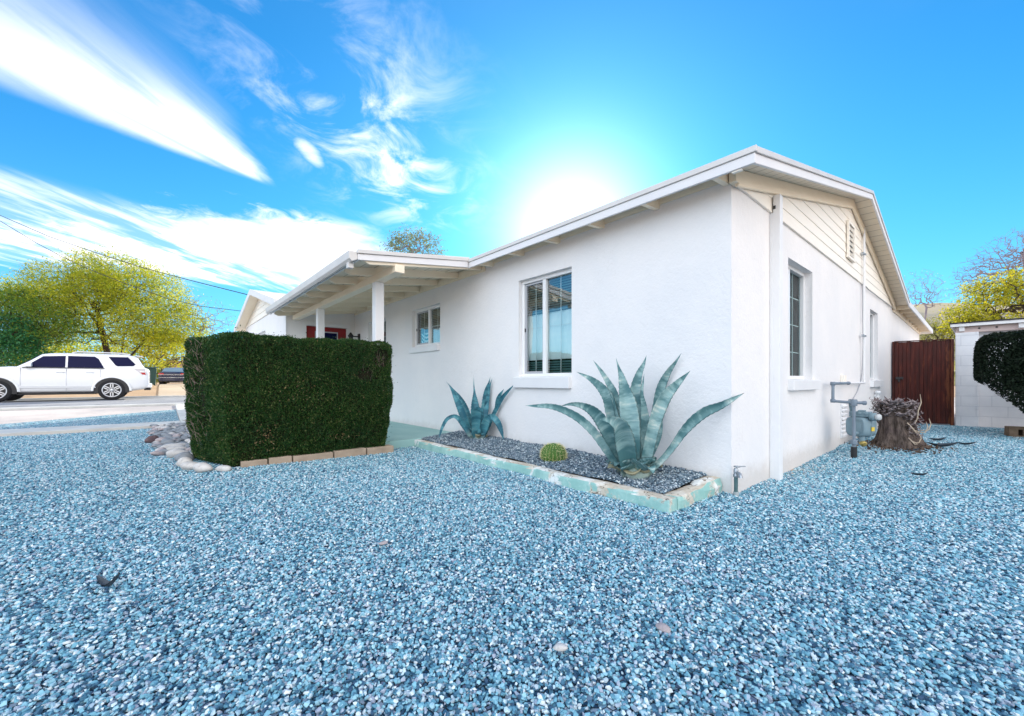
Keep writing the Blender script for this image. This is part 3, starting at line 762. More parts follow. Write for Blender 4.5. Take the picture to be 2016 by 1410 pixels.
# gravel strip between path and kerb: its far edge runs at an angle
mb=MB(); P=[(-9.63,-30),(-9.63,-3.17),(-13.1,-3.17),(-10.9,-5.9),(-10.6,-30)]
mb.face([(x,y,gz(x)-.004) for x,y in reversed(P)]); struct(mb.build('gravel_strip',M_GRAVEL))
mb=MB()
for (xa,xb) in ((-9.63,-14.7),):
    mb.face([(xa,-40,gz(xa)-.012),(xb,-40,gz(xb)-.012),(xb,10,gz(xb)-.012),(xa,10,gz(xa)-.012)][::-1])
struct(mb.build('dirt_verge',M_VERGE))
strip('kerb',-14.95,-14.72,-60,60,M_WALK,.05)
sheet('road',-22.6,-14.96,-200,200,.002,M_ASPHALT)
strip('far_kerb',-22.85,-22.6,-200,200,M_WALK,.06)
strip('driveway',-46,-22.86,-3.6,2.5,M_DRIVE,.012)

# pebbles: crushed stone, instanced over the visible yard
def pebble(name,mat,seed):
    r=np.random.default_rng(seed); n=15
    p=r.normal(size=(n,3)); p/=np.linalg.norm(p,axis=1)[:,None]; p*=np.array([1.,.72,.52])*r.uniform(.82,1.08,(n,1))
    bm=bmesh.new()
    for q in p: bm.verts.new(q)
    bmesh.ops.convex_hull(bm,input=bm.verts)
    bmesh.ops.delete(bm,geom=[v for v in bm.verts if not v.link_faces],context='VERTS')
    me=bpy.data.meshes.new(name); bm.to_mesh(me); bm.free(); me.materials.append(mat)
    return bpy.data.objects.new(name,me)
def pebbles(colname,mat):
    c=bpy.data.collections.new(colname)
    for k in range(9): c.objects.link(pebble(colname+'_stone',mat,k+3))
    return c
def scatter(o, coll, dens, smin, smax, seed=1):
    ng=bpy.data.node_groups.new(o.name+'_scatter','GeometryNodeTree')
    ng.interface.new_socket('Geometry',in_out='INPUT',socket_type='NodeSocketGeometry'); ng.interface.new_socket('Geometry',in_out='OUTPUT',socket_type='NodeSocketGeometry')
    N=ng.nodes; L=ng.links
    gi=N.new('NodeGroupInput'); go=N.new('NodeGroupOutput'); dp=N.new('GeometryNodeDistributePointsOnFaces')
    dp.inputs['Density'].default_value=dens; dp.inputs['Seed'].default_value=seed
    na=N.new('GeometryNodeInputNamedAttribute'); na.data_type='FLOAT'; na.inputs[0].default_value='dens'; L.new(na.outputs[0],dp.inputs['Density'])
    ip=N.new('GeometryNodeInstanceOnPoints'); ci=N.new('GeometryNodeCollectionInfo'); ci.inputs[0].default_value=coll
    ci.inputs['Separate Children'].default_value=True; ci.inputs['Reset Children'].default_value=True
    ip.inputs['Pick Instance'].default_value=True
    rv=N.new('FunctionNodeRandomValue'); rv.data_type='FLOAT_VECTOR'; rv.inputs[0].default_value=(-.45,-.45,0); rv.inputs[1].default_value=(.45,.45,6.283)
    rs=N.new('FunctionNodeRandomValue'); rs.data_type='FLOAT'; rs.inputs[2].default_value=0; rs.inputs[3].default_value=1
    pw=N.new('ShaderNodeMath'); pw.operation='POWER'; pw.inputs[1].default_value=1.8
    mr=N.new('ShaderNodeMapRange'); mr.inputs[3].default_value=smin; mr.inputs[4].default_value=smax
    L.new(rs.outputs[1],pw.inputs[0]); L.new(pw.outputs[0],mr.inputs[0])
    ns=N.new('GeometryNodeInputNamedAttribute'); ns.data_type='FLOAT'; ns.inputs[0].default_value='psize'
    ms=N.new('ShaderNodeMath'); ms.operation='MULTIPLY'; L.new(mr.outputs[0],ms.inputs[0]); L.new(ns.outputs[0],ms.inputs[1])
    rz=N.new('FunctionNodeRandomValue'); rz.data_type='FLOAT_VECTOR'; rz.inputs[0].default_value=(0,0,-.002); rz.inputs[1].default_value=(0,0,.013)
    sp=N.new('GeometryNodeSetPosition'); L.new(rz.outputs[0],sp.inputs['Offset'])
    L.new(gi.outputs[0],dp.inputs[0]); L.new(dp.outputs['Points'],sp.inputs[0]); L.new(sp.outputs[0],ip.inputs['Points']); L.new(ci.outputs[0],ip.inputs['Instance'])
    L.new(rv.outputs[0],ip.inputs['Rotation']); L.new(ms.outputs[0],ip.inputs['Scale'])
    jg=N.new('GeometryNodeJoinGeometry'); L.new(ip.outputs[0],jg.inputs[0]); L.new(gi.outputs[0],jg.inputs[0]); L.new(jg.outputs[0],go.inputs[0])
    md=o.modifiers.new('scatter','NODES'); md.node_group=ng
def gravel_field(name, rects, z, mat, coll, label, near, far, step=.25, holes=(), smin=.0062, smax=.0136, zf=None, bump=.0):
    V=[];F=[];D=[];PS=[]
    for (x0,x1,y0,y1) in rects:
        nx=max(1,round((x1-x0)/step)); ny=max(1,round((y1-y0)/step))
        b0=len(V)
        for i in range(nx+1):
            for j in range(ny+1):
                px,py=x0+(x1-x0)*i/nx,y0+(y1-y0)*j/ny
                dist=math.hypot(px-CAM.x,py-CAM.y)
                zz=(zf(px,py) if zf else z)
                V.append((px,py,zz)); k=min(1,max(0,(dist-2.2)/3.5)); D.append(near+(far-near)*k); PS.append(1.+.08*k)
        for i in range(nx):
            for j in range(ny):
                cx,cy=x0+(x1-x0)*(i+.5)/nx,y0+(y1-y0)*(j+.5)/ny
                if any(h[0]<cx<h[1] and h[2]<cy<h[3] for h in holes): continue
                v=(Vector((cx,cy,0))-Vector((CAM.x,CAM.y,0))); 
                if v.length>2.2 and v.dot(FW)<-.2: continue
                a_=b0+i*(ny+1)+j; F.append((a_,a_+ny+1,a_+ny+2,a_+1))
    o=npmesh(name,np.array(V),np.array(F),mat)
    at=o.data.attributes.new('dens','FLOAT','POINT'); at.data.foreach_set('value',np.array(D,np.float32))
    at=o.data.attributes.new('psize','FLOAT','POINT'); at.data.foreach_set('value',np.array(PS,np.float32))
    stuff(o); tag(o,label,'gravel'); scatter(o,coll,3000,smin,smax)
    return o
def undul(x,y): return .006*math.sin(x*2.1+.7*y)+.006*math.sin(y*2.7-.5*x)+.004*math.sin(5.1*x+3.7*y)
def zside(x,y):      # slight hollow along the side wall, rise towards the planter
    return undul(x,y)-.006-(.03*math.exp(-((x-.1)/.5)**2) if 0<y<3.4 else 0)
gravel_field('gravel',[(-8.95,3.9,-6.6,-.82),(0.0,5.0,-.82,8.6),(-.16,0.,-.82,.0),(-3.87,-.16,-.86,-.81)],0,M_GRAVBASE,pebbles('gravel',M_PEB),
    'loose blue grey crushed stone covering the whole front and side yard',11500,6800,holes=[(-8.4,-3.87,-1.5,0)],zf=zside)
def zbed(x,y): return .085+.045*(y+.72)/.72+.006*math.sin(6*x)+.004*math.sin(11*x+5*y)
gravel_field('bed_gravel',[(-3.87,-.19,-.70,-.003)],0,M_BEDGROUND,pebbles('bed_gravel',M_PEBBED),
    'grey crushed stone, coloured darker as shaded, filling the raised bed along the front wall',7500,6500,step=.12,zf=zbed,smin=.0075,smax=.0155)

# planter kerb with peeling teal paint
mb=MB(); n=46; P=[]
r_=random.Random(5)
for i in range(n+1):
    x=-3.87+(-.085+3.87)*i/n
    j=lambda s:r_.uniform(-s,s)
    o_=-.815+.012*math.sin(i*.5); c=.006 if r_.random()<.8 else .022
    P.append([(x,o_-.004,-.08),(x,o_+j(.003),.06+j(.003)),(x,o_+c,.082+j(.004)),(x,o_+.055,.086+j(.003)),(x,o_+.112,.082+j(.003)),(x,o_+.118,.0)])
mb.grid(P,smooth=False); mb.face(P[0]); mb.face(P[-1][::-1])
P=[]
for i in range(13):
    y=-.70+.69*i/12; bulge=.012*math.sin(i*.9)+(.03*max(0,(i-7)/5) )
    j=lambda s:r_.uniform(-s,s); lip=.0 if i<8 else .035
    P.append([(-.2,y,.0),(-.2,y,.083+j(.004)+lip*.6),(-.14,y,.088+j(.004)+lip),(-.09+bulge*.4,y,.082+j(.005)+lip),(-.083+bulge,y,.055),(-.085+bulge*.3,y,-.06)])
mb.grid(P,smooth=False); mb.face(P[0]); mb.face(P[-1][::-1])
curb=tag(mb.build('garden_curb',M_TEAL,fix=True,bevel=.004),'low concrete curb with peeling teal paint around the agave bed','curb')

# edging blocks and stones by the hedge
ys=[-2.84,-2.59,-2.36,-1.93,-1.55,-1.20]; first=None
labs=['short tan edging block at the rounded stone end of the hedge border','short tan edging block second from the stones under the hedge','long tan edging block third from the stones under the hedge','long tan edging block second from the porch end of the hedge border','pale tan edging block at the porch end of the hedge border']
for k in range(5):
    y0,y1=ys[k]+.006,ys[k+1]-.006; mb=MB(); xo=-3.66+.035*k*.5+r_.uniform(-.006,.006)
    mb.box(xo-.15,y0,-.03,xo,y1,.075+r_.uniform(-.008,.006))
    o=mb.build('edging_block',M_PALEBRICK,bevel=.008); tag(o,labs[k],'edging block','edging blocks along the hedge')
def stone(name,c,rx,ry,rz,seed,mat,rot=0.):
    bm=bmesh.new(); bmesh.ops.create_icosphere(bm,subdivisions=3,radius=1)
    r=np.random.default_rng(seed); ph=r.uniform(0,6,6)
    for v in bm.verts:
        p=v.co; k=1+.10*math.sin(2.3*p.x+ph[0])+.08*math.sin(2.9*p.y+ph[1]+p.z)+.06*math.sin(4.1*p.z+ph[2]+1.3*p.x)
        v.co=Vector((p.x*rx*k,p.y*ry*k,p.z*rz*k*(1 if p.z>0 else .8)))
    bmesh.ops.rotate(bm,verts=bm.verts,cent=(0,0,0),matrix=Matrix.Rotation(rot,3,'Z'))
    me=bpy.data.meshes.new(name); bm.to_mesh(me); bm.free(); me.polygons.foreach_set('use_smooth',[True]*len(me.polygons)); me.materials.append(mat)
    o=link(name,me); o.location=c; return o
def stonemat(name,c1,c2,c3):
    m,t=newmat(name); co=t.coords(); f=t.noise(co,9,6,.65,.4); g=t.noise(co,40,4,.7)
    col=t.mix(t.ss(f,.35,.65),c1,c2); col=t.mix(t.ss(g,.55,.7,0,.6),col,c3)
    t.out(t.principled(col,.8,.25,0.,t.bump(t.m('ADD',f,t.m('MULTIPLY',g,.3)),.5,.02))); return m
M_STPALE=stonemat('pale_river_stone',(.62,.60,.57),(.47,.45,.43),(.33,.31,.30)); M_STBLUE=stonemat('blue_grey_stone',(.27,.29,.31),(.20,.22,.24),(.14,.15,.17))
M_STDARK=stonemat('dark_red_stone',(.10,.07,.08),(.15,.10,.10),(.06,.05,.06)); M_STPINK=stonemat('pinkish_stone',(.44,.38,.38),(.36,.31,.31),(.25,.22,.22))
bd=[(-3.62,-2.98,.10,.05,.045,0,'flat pale stone next to the first tan edging block'),(-3.70,-3.14,.10,.075,.065,0,'large tan tinged pale stone at the near corner of the hedge'),
    (-3.92,-3.22,.10,.075,.065,0,'big rounded pale stone just past the near hedge corner'),(-4.17,-3.26,.085,.07,.065,0,'pale stone third from the near hedge corner'),
    (-4.45,-3.27,.105,.08,.075,1,'blue grey boulder tucked against the hedge foot'),(-4.86,-3.30,.12,.085,.07,0,'broad pale boulder between the blue boulder and the flat stone'),
    (-5.32,-3.30,.11,.08,.06,0,'small cream stone in the curving stone border'),(-5.70,-3.33,.17,.07,.05,0,'long flat white stone in the curving stone border'),
    (-6.10,-3.40,.12,.09,.06,1,'slate blue stone at the outer edge of the cobbles'),(-6.45,-3.46,.09,.07,.06,3,'pinkish stone beside the dark one at the cobble edge'),(-6.55,-3.56,.09,.08,.075,2,'dark reddish stone at the outer tip of the cobbles')]
for k,(x,y,rx,ry,rz,mi,lab) in enumerate(bd):
    o=stone('border_stone',(x,y,rz*.55),rx*.88,ry*.88,rz*.88,k+21,(M_STPALE,M_STBLUE,M_STDARK,M_STPINK)[mi],rot=.6+.15*k)
    tag(o,lab,'stone','stones edging the hedge')
protos=[stone('cobble',(0,0,-9),.075,.055,.038,50+k,(M_STBLUE,M_STBLUE,M_STPINK,M_STPALE)[k%4]) for k in range(6)]
cnt=0; spots=[]
for tries in range(4000):
    x=r_.uniform(-9.0,-4.25); yo=-3.50-.10*max(0,(-5.5-x)/3) if x<-5.2 else -3.20; y=r_.uniform(yo,-2.95)
    if y>-3.02-.33*max(0,min(1,(-3.6-x)/1.0)) and x>-4.75: continue
    if any((x-a)**2+(y-b_)**2<.098**2 for a,b_ in spots): continue
    if any((x-q[0])**2+(y-q[1])**2<(q[2]*.8)**2 for q in bd): continue
    spots.append((x,y))
    if len(spots)>=150: break
for k,(x,y) in enumerate(spots):
    p=protos[k%6]; o=p if k<6 else p.copy()
    if k>=6: COL.objects.link(o)
    o.location=(x,y,gz(x)+.016+r_.uniform(0,.02)); o.rotation_euler=(r_.uniform(-.3,.3),r_.uniform(-.3,.3),r_.uniform(0,6.28)); s_=r_.uniform(.65,1.05); o.scale=(s_,s_,s_)
    tag(o,'smooth grey cobble lying among others beside the hedge','cobble','cobbles heaped beside the hedge')
# a few odd stones and dead leaves lying on the gravel
for k,(x,y,rx,ry,rz,mi,lab) in enumerate([(.57,-2.08,.030,.017,.012,3,'pinkish oblong stone alone on the gravel near the bottom right'),(.40,-2.44,.026,.014,.010,0,'white flat stone alone on the near gravel'),
     (-.82,-2.53,.024,.016,.011,3,'tan oblong stone lying on the gravel before the hedge')]):
    tag(stone('loose_stone',(x,y,.014),rx,ry,rz,70+k,(M_STPALE,M_STBLUE,M_STDARK,M_STPINK)[mi],.8*k),lab,'stone','odd stones on the gravel')
# ------------------------------------------------------------------ hedge
HZ=1.375; HR=.075
HPOLY=[(-3.61,-2.98),(-3.57,-1.24),(-3.86,-1.20),(-3.87,-1.70),(-4.62,-3.30)]     # plan of the clipped block
def inset(poly,d):
    n=len(poly); out=[]; P_=[Vector(p) for p in poly]
    for i in range(n):
        a_,b_,c_=P_[i-1],P_[i],P_[(i+1)%n]; e1=(b_-a_).normalized(); e2=(c_-b_).normalized()
        n1=Vector((-e1.y,e1.x)); n2=Vector((-e2.y,e2.x)); m_=(n1+n2); m_=m_/max(.3,m_.length_squared)*2
        out.append(b_+m_*d)
    return out
def outline(poly,rad):
    """rounded outline of a counter-clockwise polygon: points and outward normals"""
    I=inset(poly,rad); n=len(I); pts=[];nrm=[]
    for i in range(n):
        a_,b_,c_=I[i-1],I[i],I[(i+1)%n]; e1=(b_-a_).normalized(); e2=(c_-b_).normalized()
        t1=math.atan2(-e1.x,e1.y); t2=math.atan2(-e2.x,e2.y)
        while t2<t1: t2+=2*PI
        for k in range(7):
            an=t1+(t2-t1)*k/6; N_=Vector((math.cos(an),math.sin(an))); pts.append(b_+N_*rad); nrm.append(N_)
    return np.array([p[:] for p in pts]),np.array([q[:] for q in nrm])
HPOLY_CCW=HPOLY
OP,ON=outline(HPOLY_CCW,HR)
def side_points(n):
    seg=np.linalg.norm(np.roll(OP,-1,0)-OP,axis=1); cum=np.concatenate([[0],np.cumsum(seg)]); u=rng.random(n)*cum[-1]
    i=np.clip(np.searchsorted(cum,u)-1,0,len(OP)-1); f=((u-cum[i])/np.maximum(seg[i],1e-9))[:,None]
    p=OP[i]*(1-f)+np.roll(OP,-1,0)[i]*f; q=ON[i]*(1-f)+np.roll(ON,-1,0)[i]*f; q/=np.linalg.norm(q,axis=1)[:,None]
    z=rng.uniform(.03,HZ,n); k=np.clip((z-(HZ-HR))/HR,0,1); N=np.column_stack([q,np.zeros(n)])
    pull=HR*(1-np.sqrt(1-k*k)); N[:,2]=k; N[:,:2]*=np.sqrt(1-k*k)[:,None]
    return np.column_stack([p-q*pull[:,None],z]),N
def top_points(n):
    x=rng.uniform(-4.65,-3.55,n*3); y=rng.uniform(-3.32,-1.2,n*3); I=inset(HPOLY_CCW,HR*.55); ok=np.ones(n*3,bool)
    for i in range(len(I)):
        a_,b_=I[i-1],I[i]; ok&=((b_.x-a_.x)*(y-a_.y)-(b_.y-a_.y)*(x-a_.x))>0
    x=x[ok][:n];y=y[ok][:n]
    return np.column_stack([x,y,np.full(len(x),HZ)]),np.tile([0,0,1.],(len(x),1))
hedge=thing('hedge','dense dark green clipped box hedge standing before the porch','hedge',(-3.95,-2.2,0))
def lump(P): return .005*np.sin(P[:,1]*5.3+P[:,2]*3.1)+.005*np.sin(P[:,2]*7.7-P[:,1]*4.3+P[:,0]*6)+.007*np.sin(P[:,1]*17.1+P[:,2]*13.3)+.006*np.sin(P[:,1]*31+P[:,2]*-27)
P1,N1=side_points(230000); P2,N2=top_points(52000); P=np.concatenate([P1,P2]); N=np.concatenate([N1,N2])
depth=rng.exponential(.014,len(P))
taper=np.clip((.7-P[:,2])/.7,0,1)**1.3*.10
stray=(rng.random(len(P))<.018)*rng.exponential(.014,len(P))+rng.normal(0,.004,len(P))
P=P+N*(lump(P)+.010-depth+stray)[:,None]; P[:,:2]-=N[:,:2]*taper[:,None]
# thin patches where bare twigs show
def patch(P,c,r): return (((P-np.array(c))/np.array(r))**2).sum(1)
bare=np.minimum(patch(P,(-4.10,-3.17,.8),(.13,.12,.60)),np.minimum(patch(P,(-3.57,-1.38,1.18),(.12,.10,.12)),patch(P,(-3.57,-1.58,.98),(.1,.09,.08))))
keep=(bare>1)|(rng.random(len(P))<.22)
keep&=(rng.random(len(P))>.25*(lump(P)<-.012))
P=P[keep];N=N[keep]
leaves('foliage',P,M_HEDGE,.0185,.45,hedge,axis=N*.5+np.array([0,0,.5]))
brown=patch(P,(-3.66,-2.6,.30),(.14,.10,.12)); brown2=patch(P,(-3.66,-1.85,.24),(.12,.2,.05)); brown3=patch(P,(-3.60,-2.2,.78),(.12,.28,.16))
u_=rng.random(len(P)); sel=(u_<.16*np.exp(-1.6*brown))|(u_<.09*np.exp(-1.3*brown2))|(u_<.03*np.exp(-brown3))|(u_<.002)
M_DEADLEAF=leafmat('browned_leaf',[(.26,.17,.08),(.34,.25,.13),(.20,.13,.07),(.4,.34,.2)],.2,.7,.2)
leaves('browned_foliage',P[sel]+N[sel]*.010,M_DEADLEAF,.02,.5,hedge)
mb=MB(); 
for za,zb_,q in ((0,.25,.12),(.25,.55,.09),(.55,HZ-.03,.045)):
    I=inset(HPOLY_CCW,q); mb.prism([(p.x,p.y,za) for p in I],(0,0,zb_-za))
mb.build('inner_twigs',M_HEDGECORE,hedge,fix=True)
mb=MB(); r2_=random.Random(9)
for k in range(110):
    which=k%3
    if which<2:
        f=r2_.gauss(.5,.13); c0=Vector((-3.66-.92*f,-3.0-.32*f,r2_.uniform(.25,1.3)))
    else: c0=Vector((-3.60+r2_.uniform(-.02,.04),-1.42+r2_.gauss(0,.09),1.1+r2_.gauss(0,.1)))
    d_=Vector((r2_.gauss(0,.5)+(.2 if which==2 else 0),r2_.gauss(0,.4)-(.3 if which<2 else 0),r2_.uniform(.3,1))).normalized()*r2_.uniform(.05,.13)
    mb.tube([c0,c0+d_*.5+Vector((r2_.gauss(0,.006),r2_.gauss(0,.006),0)),c0+d_],[.0024,.002,.0008],4)
mb.build('bare_twigs',M_TWIG,hedge)

# ------------------------------------------------------------------ agaves
def agave_material(name, c1, c2, pale):
    m,t=newmat(name)
    at=t.n('ShaderNodeAttribute'); at.attribute_name='along'; s_=at.outputs['Fac']
    a2=t.n('ShaderNodeAttribute'); a2.attribute_name='across'; r=a2.outputs['Fac']
    rnd=t.n('ShaderNodeObjectInfo').outputs['Random']
    off=t.m('MULTIPLY',rnd,37.)
    band=t.noise(t.comb(t.m('MULTIPLY_ADD',s_,5.5,off),t.m('MULTIPLY',r,.10),off),1.7,4,.6,.1)
    fineb=t.noise(t.comb(t.m('MULTIPLY_ADD',s_,16.,off),t.m('MULTIPLY',r,.2),1.),2.2,4,.6)
    fib=t.noise(t.comb(t.m('MULTIPLY',s_,1.2),t.m('MULTIPLY',r,9.),off),2.5,3,.6)
    col=t.mix(t.ss(band,.40,.60),c1,c2)
    col=t.mix(t.ss(t.m('ADD',t.m('MULTIPLY',band,.6),t.m('MULTIPLY',fineb,.4)),.54,.68,0.,.75),col,pale)
    col=t.mix(t.ss(fib,.45,.75,0.,.22),col,(.10,.22,.20))
    tip=t.ss(s_,.965,.99); col=t.mix(tip,col,(.05,.035,.03))
    edge=t.ss(t.m('ABSOLUTE',r),.93,.99); col=t.mix(t.m('MULTIPLY',edge,.6),col,(.05,.06,.05))
    base=t.ss(s_,.10,.0); col=t.mix(t.m('MULTIPLY',base,.5),col,(.42,.48,.40))
    t.out(t.principled(col,.5,.35,0.,t.bump(t.m('ADD',fib,band),.15,.006))); return m
M_AGAVE=agave_material('agave_leaf',(.06,.16,.175),(.21,.35,.355),(.54,.60,.55))
M_AGAVE2=agave_material('young_agave_leaf',(.025,.12,.17),(.07,.25,.30),(.20,.38,.40))
M_AGDEAD=simple('dry_agave_base',(.30,.30,.20),(.42,.38,.25),14,.8,.2,bump=.3)
def agave_leaf(ctrl, base, mat, parent, seed, name='leaf', flat=False):
    """ctrl rows: right (m), up (m), half width (m), toward-viewer (m)"""
    r=random.Random(seed)
    if flat: pts=[base+RT*a_+Vector((0,0,b_))-FW*d_ for a_,b_,w_,d_ in ctrl]
    else:
        dist=(base-CAM).dot(FW); pts=[]
        for a_,b_,w_,d_ in ctrl:          # lean towards or away from the path side
            q_=base+RT*a_+Vector((0,0,b_)); p_=q_+(CAM-q_)*(d_/dist); lim=-.045-w_*.6
            if p_.y>lim and p_.x<.03: p_=p_+(CAM-p_)*((p_.y-lim)/(p_.y-CAM.y))     # clear of the wall
            pts.append(p_)
    ws=[c[2]*.86 for c in ctrl]; n=len(pts); K=46; cen=[];wid=[]
    def cr(p0,p1,p2,p3,u): return .5*((2*p1)+(p2-p0)*u+(2*p0-5*p1+4*p2-p3)*u*u+(3*p1-p0-3*p2+p3)*u**3)
    for i in range(n-1):
        m_=max(4,K//(n-1))
        for k in range(m_):
            u=k/m_; g=lambda L,j:L[min(max(j,0),n-1)]
            cen.append(cr(g(pts,i-1),g(pts,i),g(pts,i+1),g(pts,i+2),u)); wid.append(max(.0006,cr(g(ws,i-1),g(ws,i),g(ws,i+1),g(ws,i+2),u)))
    cen.append(pts[-1]); wid.append(.0005)
    m_=len(cen); V=[];F=[];al=[];ac=[]
    cross=[(-1.,1),(-.8,0),(-.4,0),(0,0),(.4,0),(.8,0),(1.,1)]; nc=len(cross)
    view=Vector((0,0,1)) if flat else -FW; prevf=None; tw=r.uniform(-.25,.25)
    for i in range(m_):
        tdir=(cen[min(i+1,m_-1)]-cen[max(i-1,0)]).normalized()
        side=tdir.cross(view)
        side=side.normalized() if side.length>.15 else (prevf if prevf else RT)
        if prevf and side.dot(prevf)<0: side=-side
        prevf=side
        nrm=side.cross(tdir).normalized()
        if nrm.dot(view)<0: nrm=-nrm
        s2=(side*math.cos(tw)+nrm*math.sin(tw)); n2=(nrm*math.cos(tw)-side*math.sin(tw))
        w_=wid[i]; s_=i/(m_-1); th=.011*(1-s_)**.6+.0015; th=min(th,w_*.55+.0008)
        tooth=(.17 if i%2 else 0.)*min(1,w_/.02)
        for ci,(u,e) in enumerate(cross):      # inner (channel) side
            uu=u*(1+tooth*.55*e)
            cup=(.58*(u*u)-.16)*w_*(1-.4*s_)
            V.append(cen[i]+s2*uu*w_+n2*cup); al.append(s_); ac.append(u)
        for ci,(u,e) in enumerate(cross[1:-1]): # back
            cup=(.58*(u*u)-.16)*w_*(1-.4*s_)
            V.append(cen[i]+s2*u*w_+n2*(cup-th*2*(1-u*u*.7))); al.append(s_); ac.append(u)
    tot=nc+nc-2
    ring=list(range(nc))+list(range(tot-1,nc-1,-1))
    for i in range(m_-1):
        for k in range(tot):
            a_,b_=ring[k],ring[(k+1)%tot]; F.append((i*tot+a_,i*tot+b_,(i+1)*tot+b_,(i+1)*tot+a_))
    o=npmesh(name,np.array([v[:] for v in V]),np.array(F),mat,parent,True)
    for nm,arr in (('along',al),('across',ac)):
        at=o.data.attributes.new(nm,'FLOAT','POINT'); at.data.foreach_set('value',np.array(arr,np.float32))
    return o
BIG=[
[(-0.121,0.056,0.028,0.02),(-0.233,0.214,0.0363,0.08),(-0.345,0.373,0.0391,0.12),(-0.475,0.494,0.0373,0.15),(-0.615,0.568,0.0308,0.17),(-0.727,0.596,0.0233,0.18),(-0.829,0.598,0.0149,0.18),(-0.923,0.601,0.0,0.18)],
[(-0.103,0.065,0.0419,0),(-0.196,0.308,0.0582,0.03),(-0.27,0.457,0.0606,0.05),(-0.345,0.55,0.0489,0.06),(-0.438,0.601,0.0308,0.07),(-0.531,0.615,0.0168,0.07),(-0.615,0.599,0.0019,0.07)],
[(-0.075,0.075,0.0419,-0.05),(-0.14,0.308,0.0559,-0.1),(-0.196,0.531,0.0652,-0.15),(-0.228,0.662,0.0582,-0.17),(-0.289,0.755,0.0443,-0.19),(-0.363,0.82,0.028,-0.2),(-0.429,0.857,0.014,-0.21),(-0.489,0.885,0.0,-0.22)],
[(-0.056,0.075,0.0373,-0.07),(-0.112,0.354,0.0419,-0.12),(-0.149,0.568,0.0396,-0.16),(-0.177,0.699,0.041,-0.18),(-0.233,0.811,0.028,-0.2),(-0.298,0.913,0.0149,-0.21),(-0.349,0.983,0.0,-0.22)],
[(-0.023,0.056,0.0699,0.0),(-0.042,0.308,0.0955,0.02),(-0.047,0.494,0.0909,0.0),(-0.065,0.634,0.0792,-0.03),(-0.089,0.745,0.0522,-0.06),(-0.112,0.848,0.0289,-0.08),(-0.135,0.923,0.0121,-0.1),(-0.158,1.006,0.0,-0.11)],
[(0.019,0.075,0.0466,-0.06),(0.037,0.401,0.0582,-0.14),(0.019,0.606,0.0629,-0.18),(0.009,0.745,0.0522,-0.2),(0.037,0.867,0.0335,-0.22),(0.075,0.95,0.0168,-0.23),(0.101,1.025,0.0,-0.24)],
[(0.037,0.075,0.028,-0.03),(0.084,0.401,0.0513,-0.07),(0.076,0.587,0.0308,-0.1),(0.061,0.699,0.0168,-0.12),(0.07,0.792,0.0103,-0.13),(0.082,0.871,0.0,-0.13)],
[(0.056,0.065,0.0419,-0.05),(0.13,0.363,0.0489,-0.1),(0.177,0.568,0.0457,-0.14),(0.205,0.708,0.0485,-0.17),(0.242,0.811,0.0429,-0.18),(0.289,0.895,0.0289,-0.19),(0.345,0.969,0.014,-0.2),(0.396,1.044,0.0,-0.2)],
[(0.07,0.047,0.0419,0.04),(0.112,0.233,0.0536,0.06),(0.149,0.401,0.0582,0.08),(0.196,0.55,0.0615,0.08),(0.261,0.68,0.055,0.08),(0.335,0.764,0.0382,0.07),(0.401,0.829,0.0214,0.06),(0.471,0.895,0.0,0.06)],
[(0.075,0.056,0.0233,-0.04),(0.158,0.233,0.028,-0.08),(0.21,0.363,0.0242,-0.1),(0.24,0.503,0.0,-0.12)],
[(0.093,0.042,0.0443,0.05),(0.214,0.13,0.0298,0.1),(0.317,0.252,0.0317,0.14),(0.401,0.373,0.0391,0.17),(0.494,0.475,0.0466,0.19),(0.596,0.55,0.0457,0.2),(0.708,0.596,0.0354,0.2),(0.82,0.652,0.0214,0.19),(0.927,0.708,0.0,0.18)],
[(-0.042,0.019,0.0699,0.06),(-0.07,0.186,0.0862,0.13),(-0.098,0.326,0.0885,0.2),(-0.129,0.429,0.0699,0.26),(-0.196,0.477,0.0391,0.3),(-0.252,0.485,0.0186,0.32),(-0.298,0.483,0.0,0.33)]]
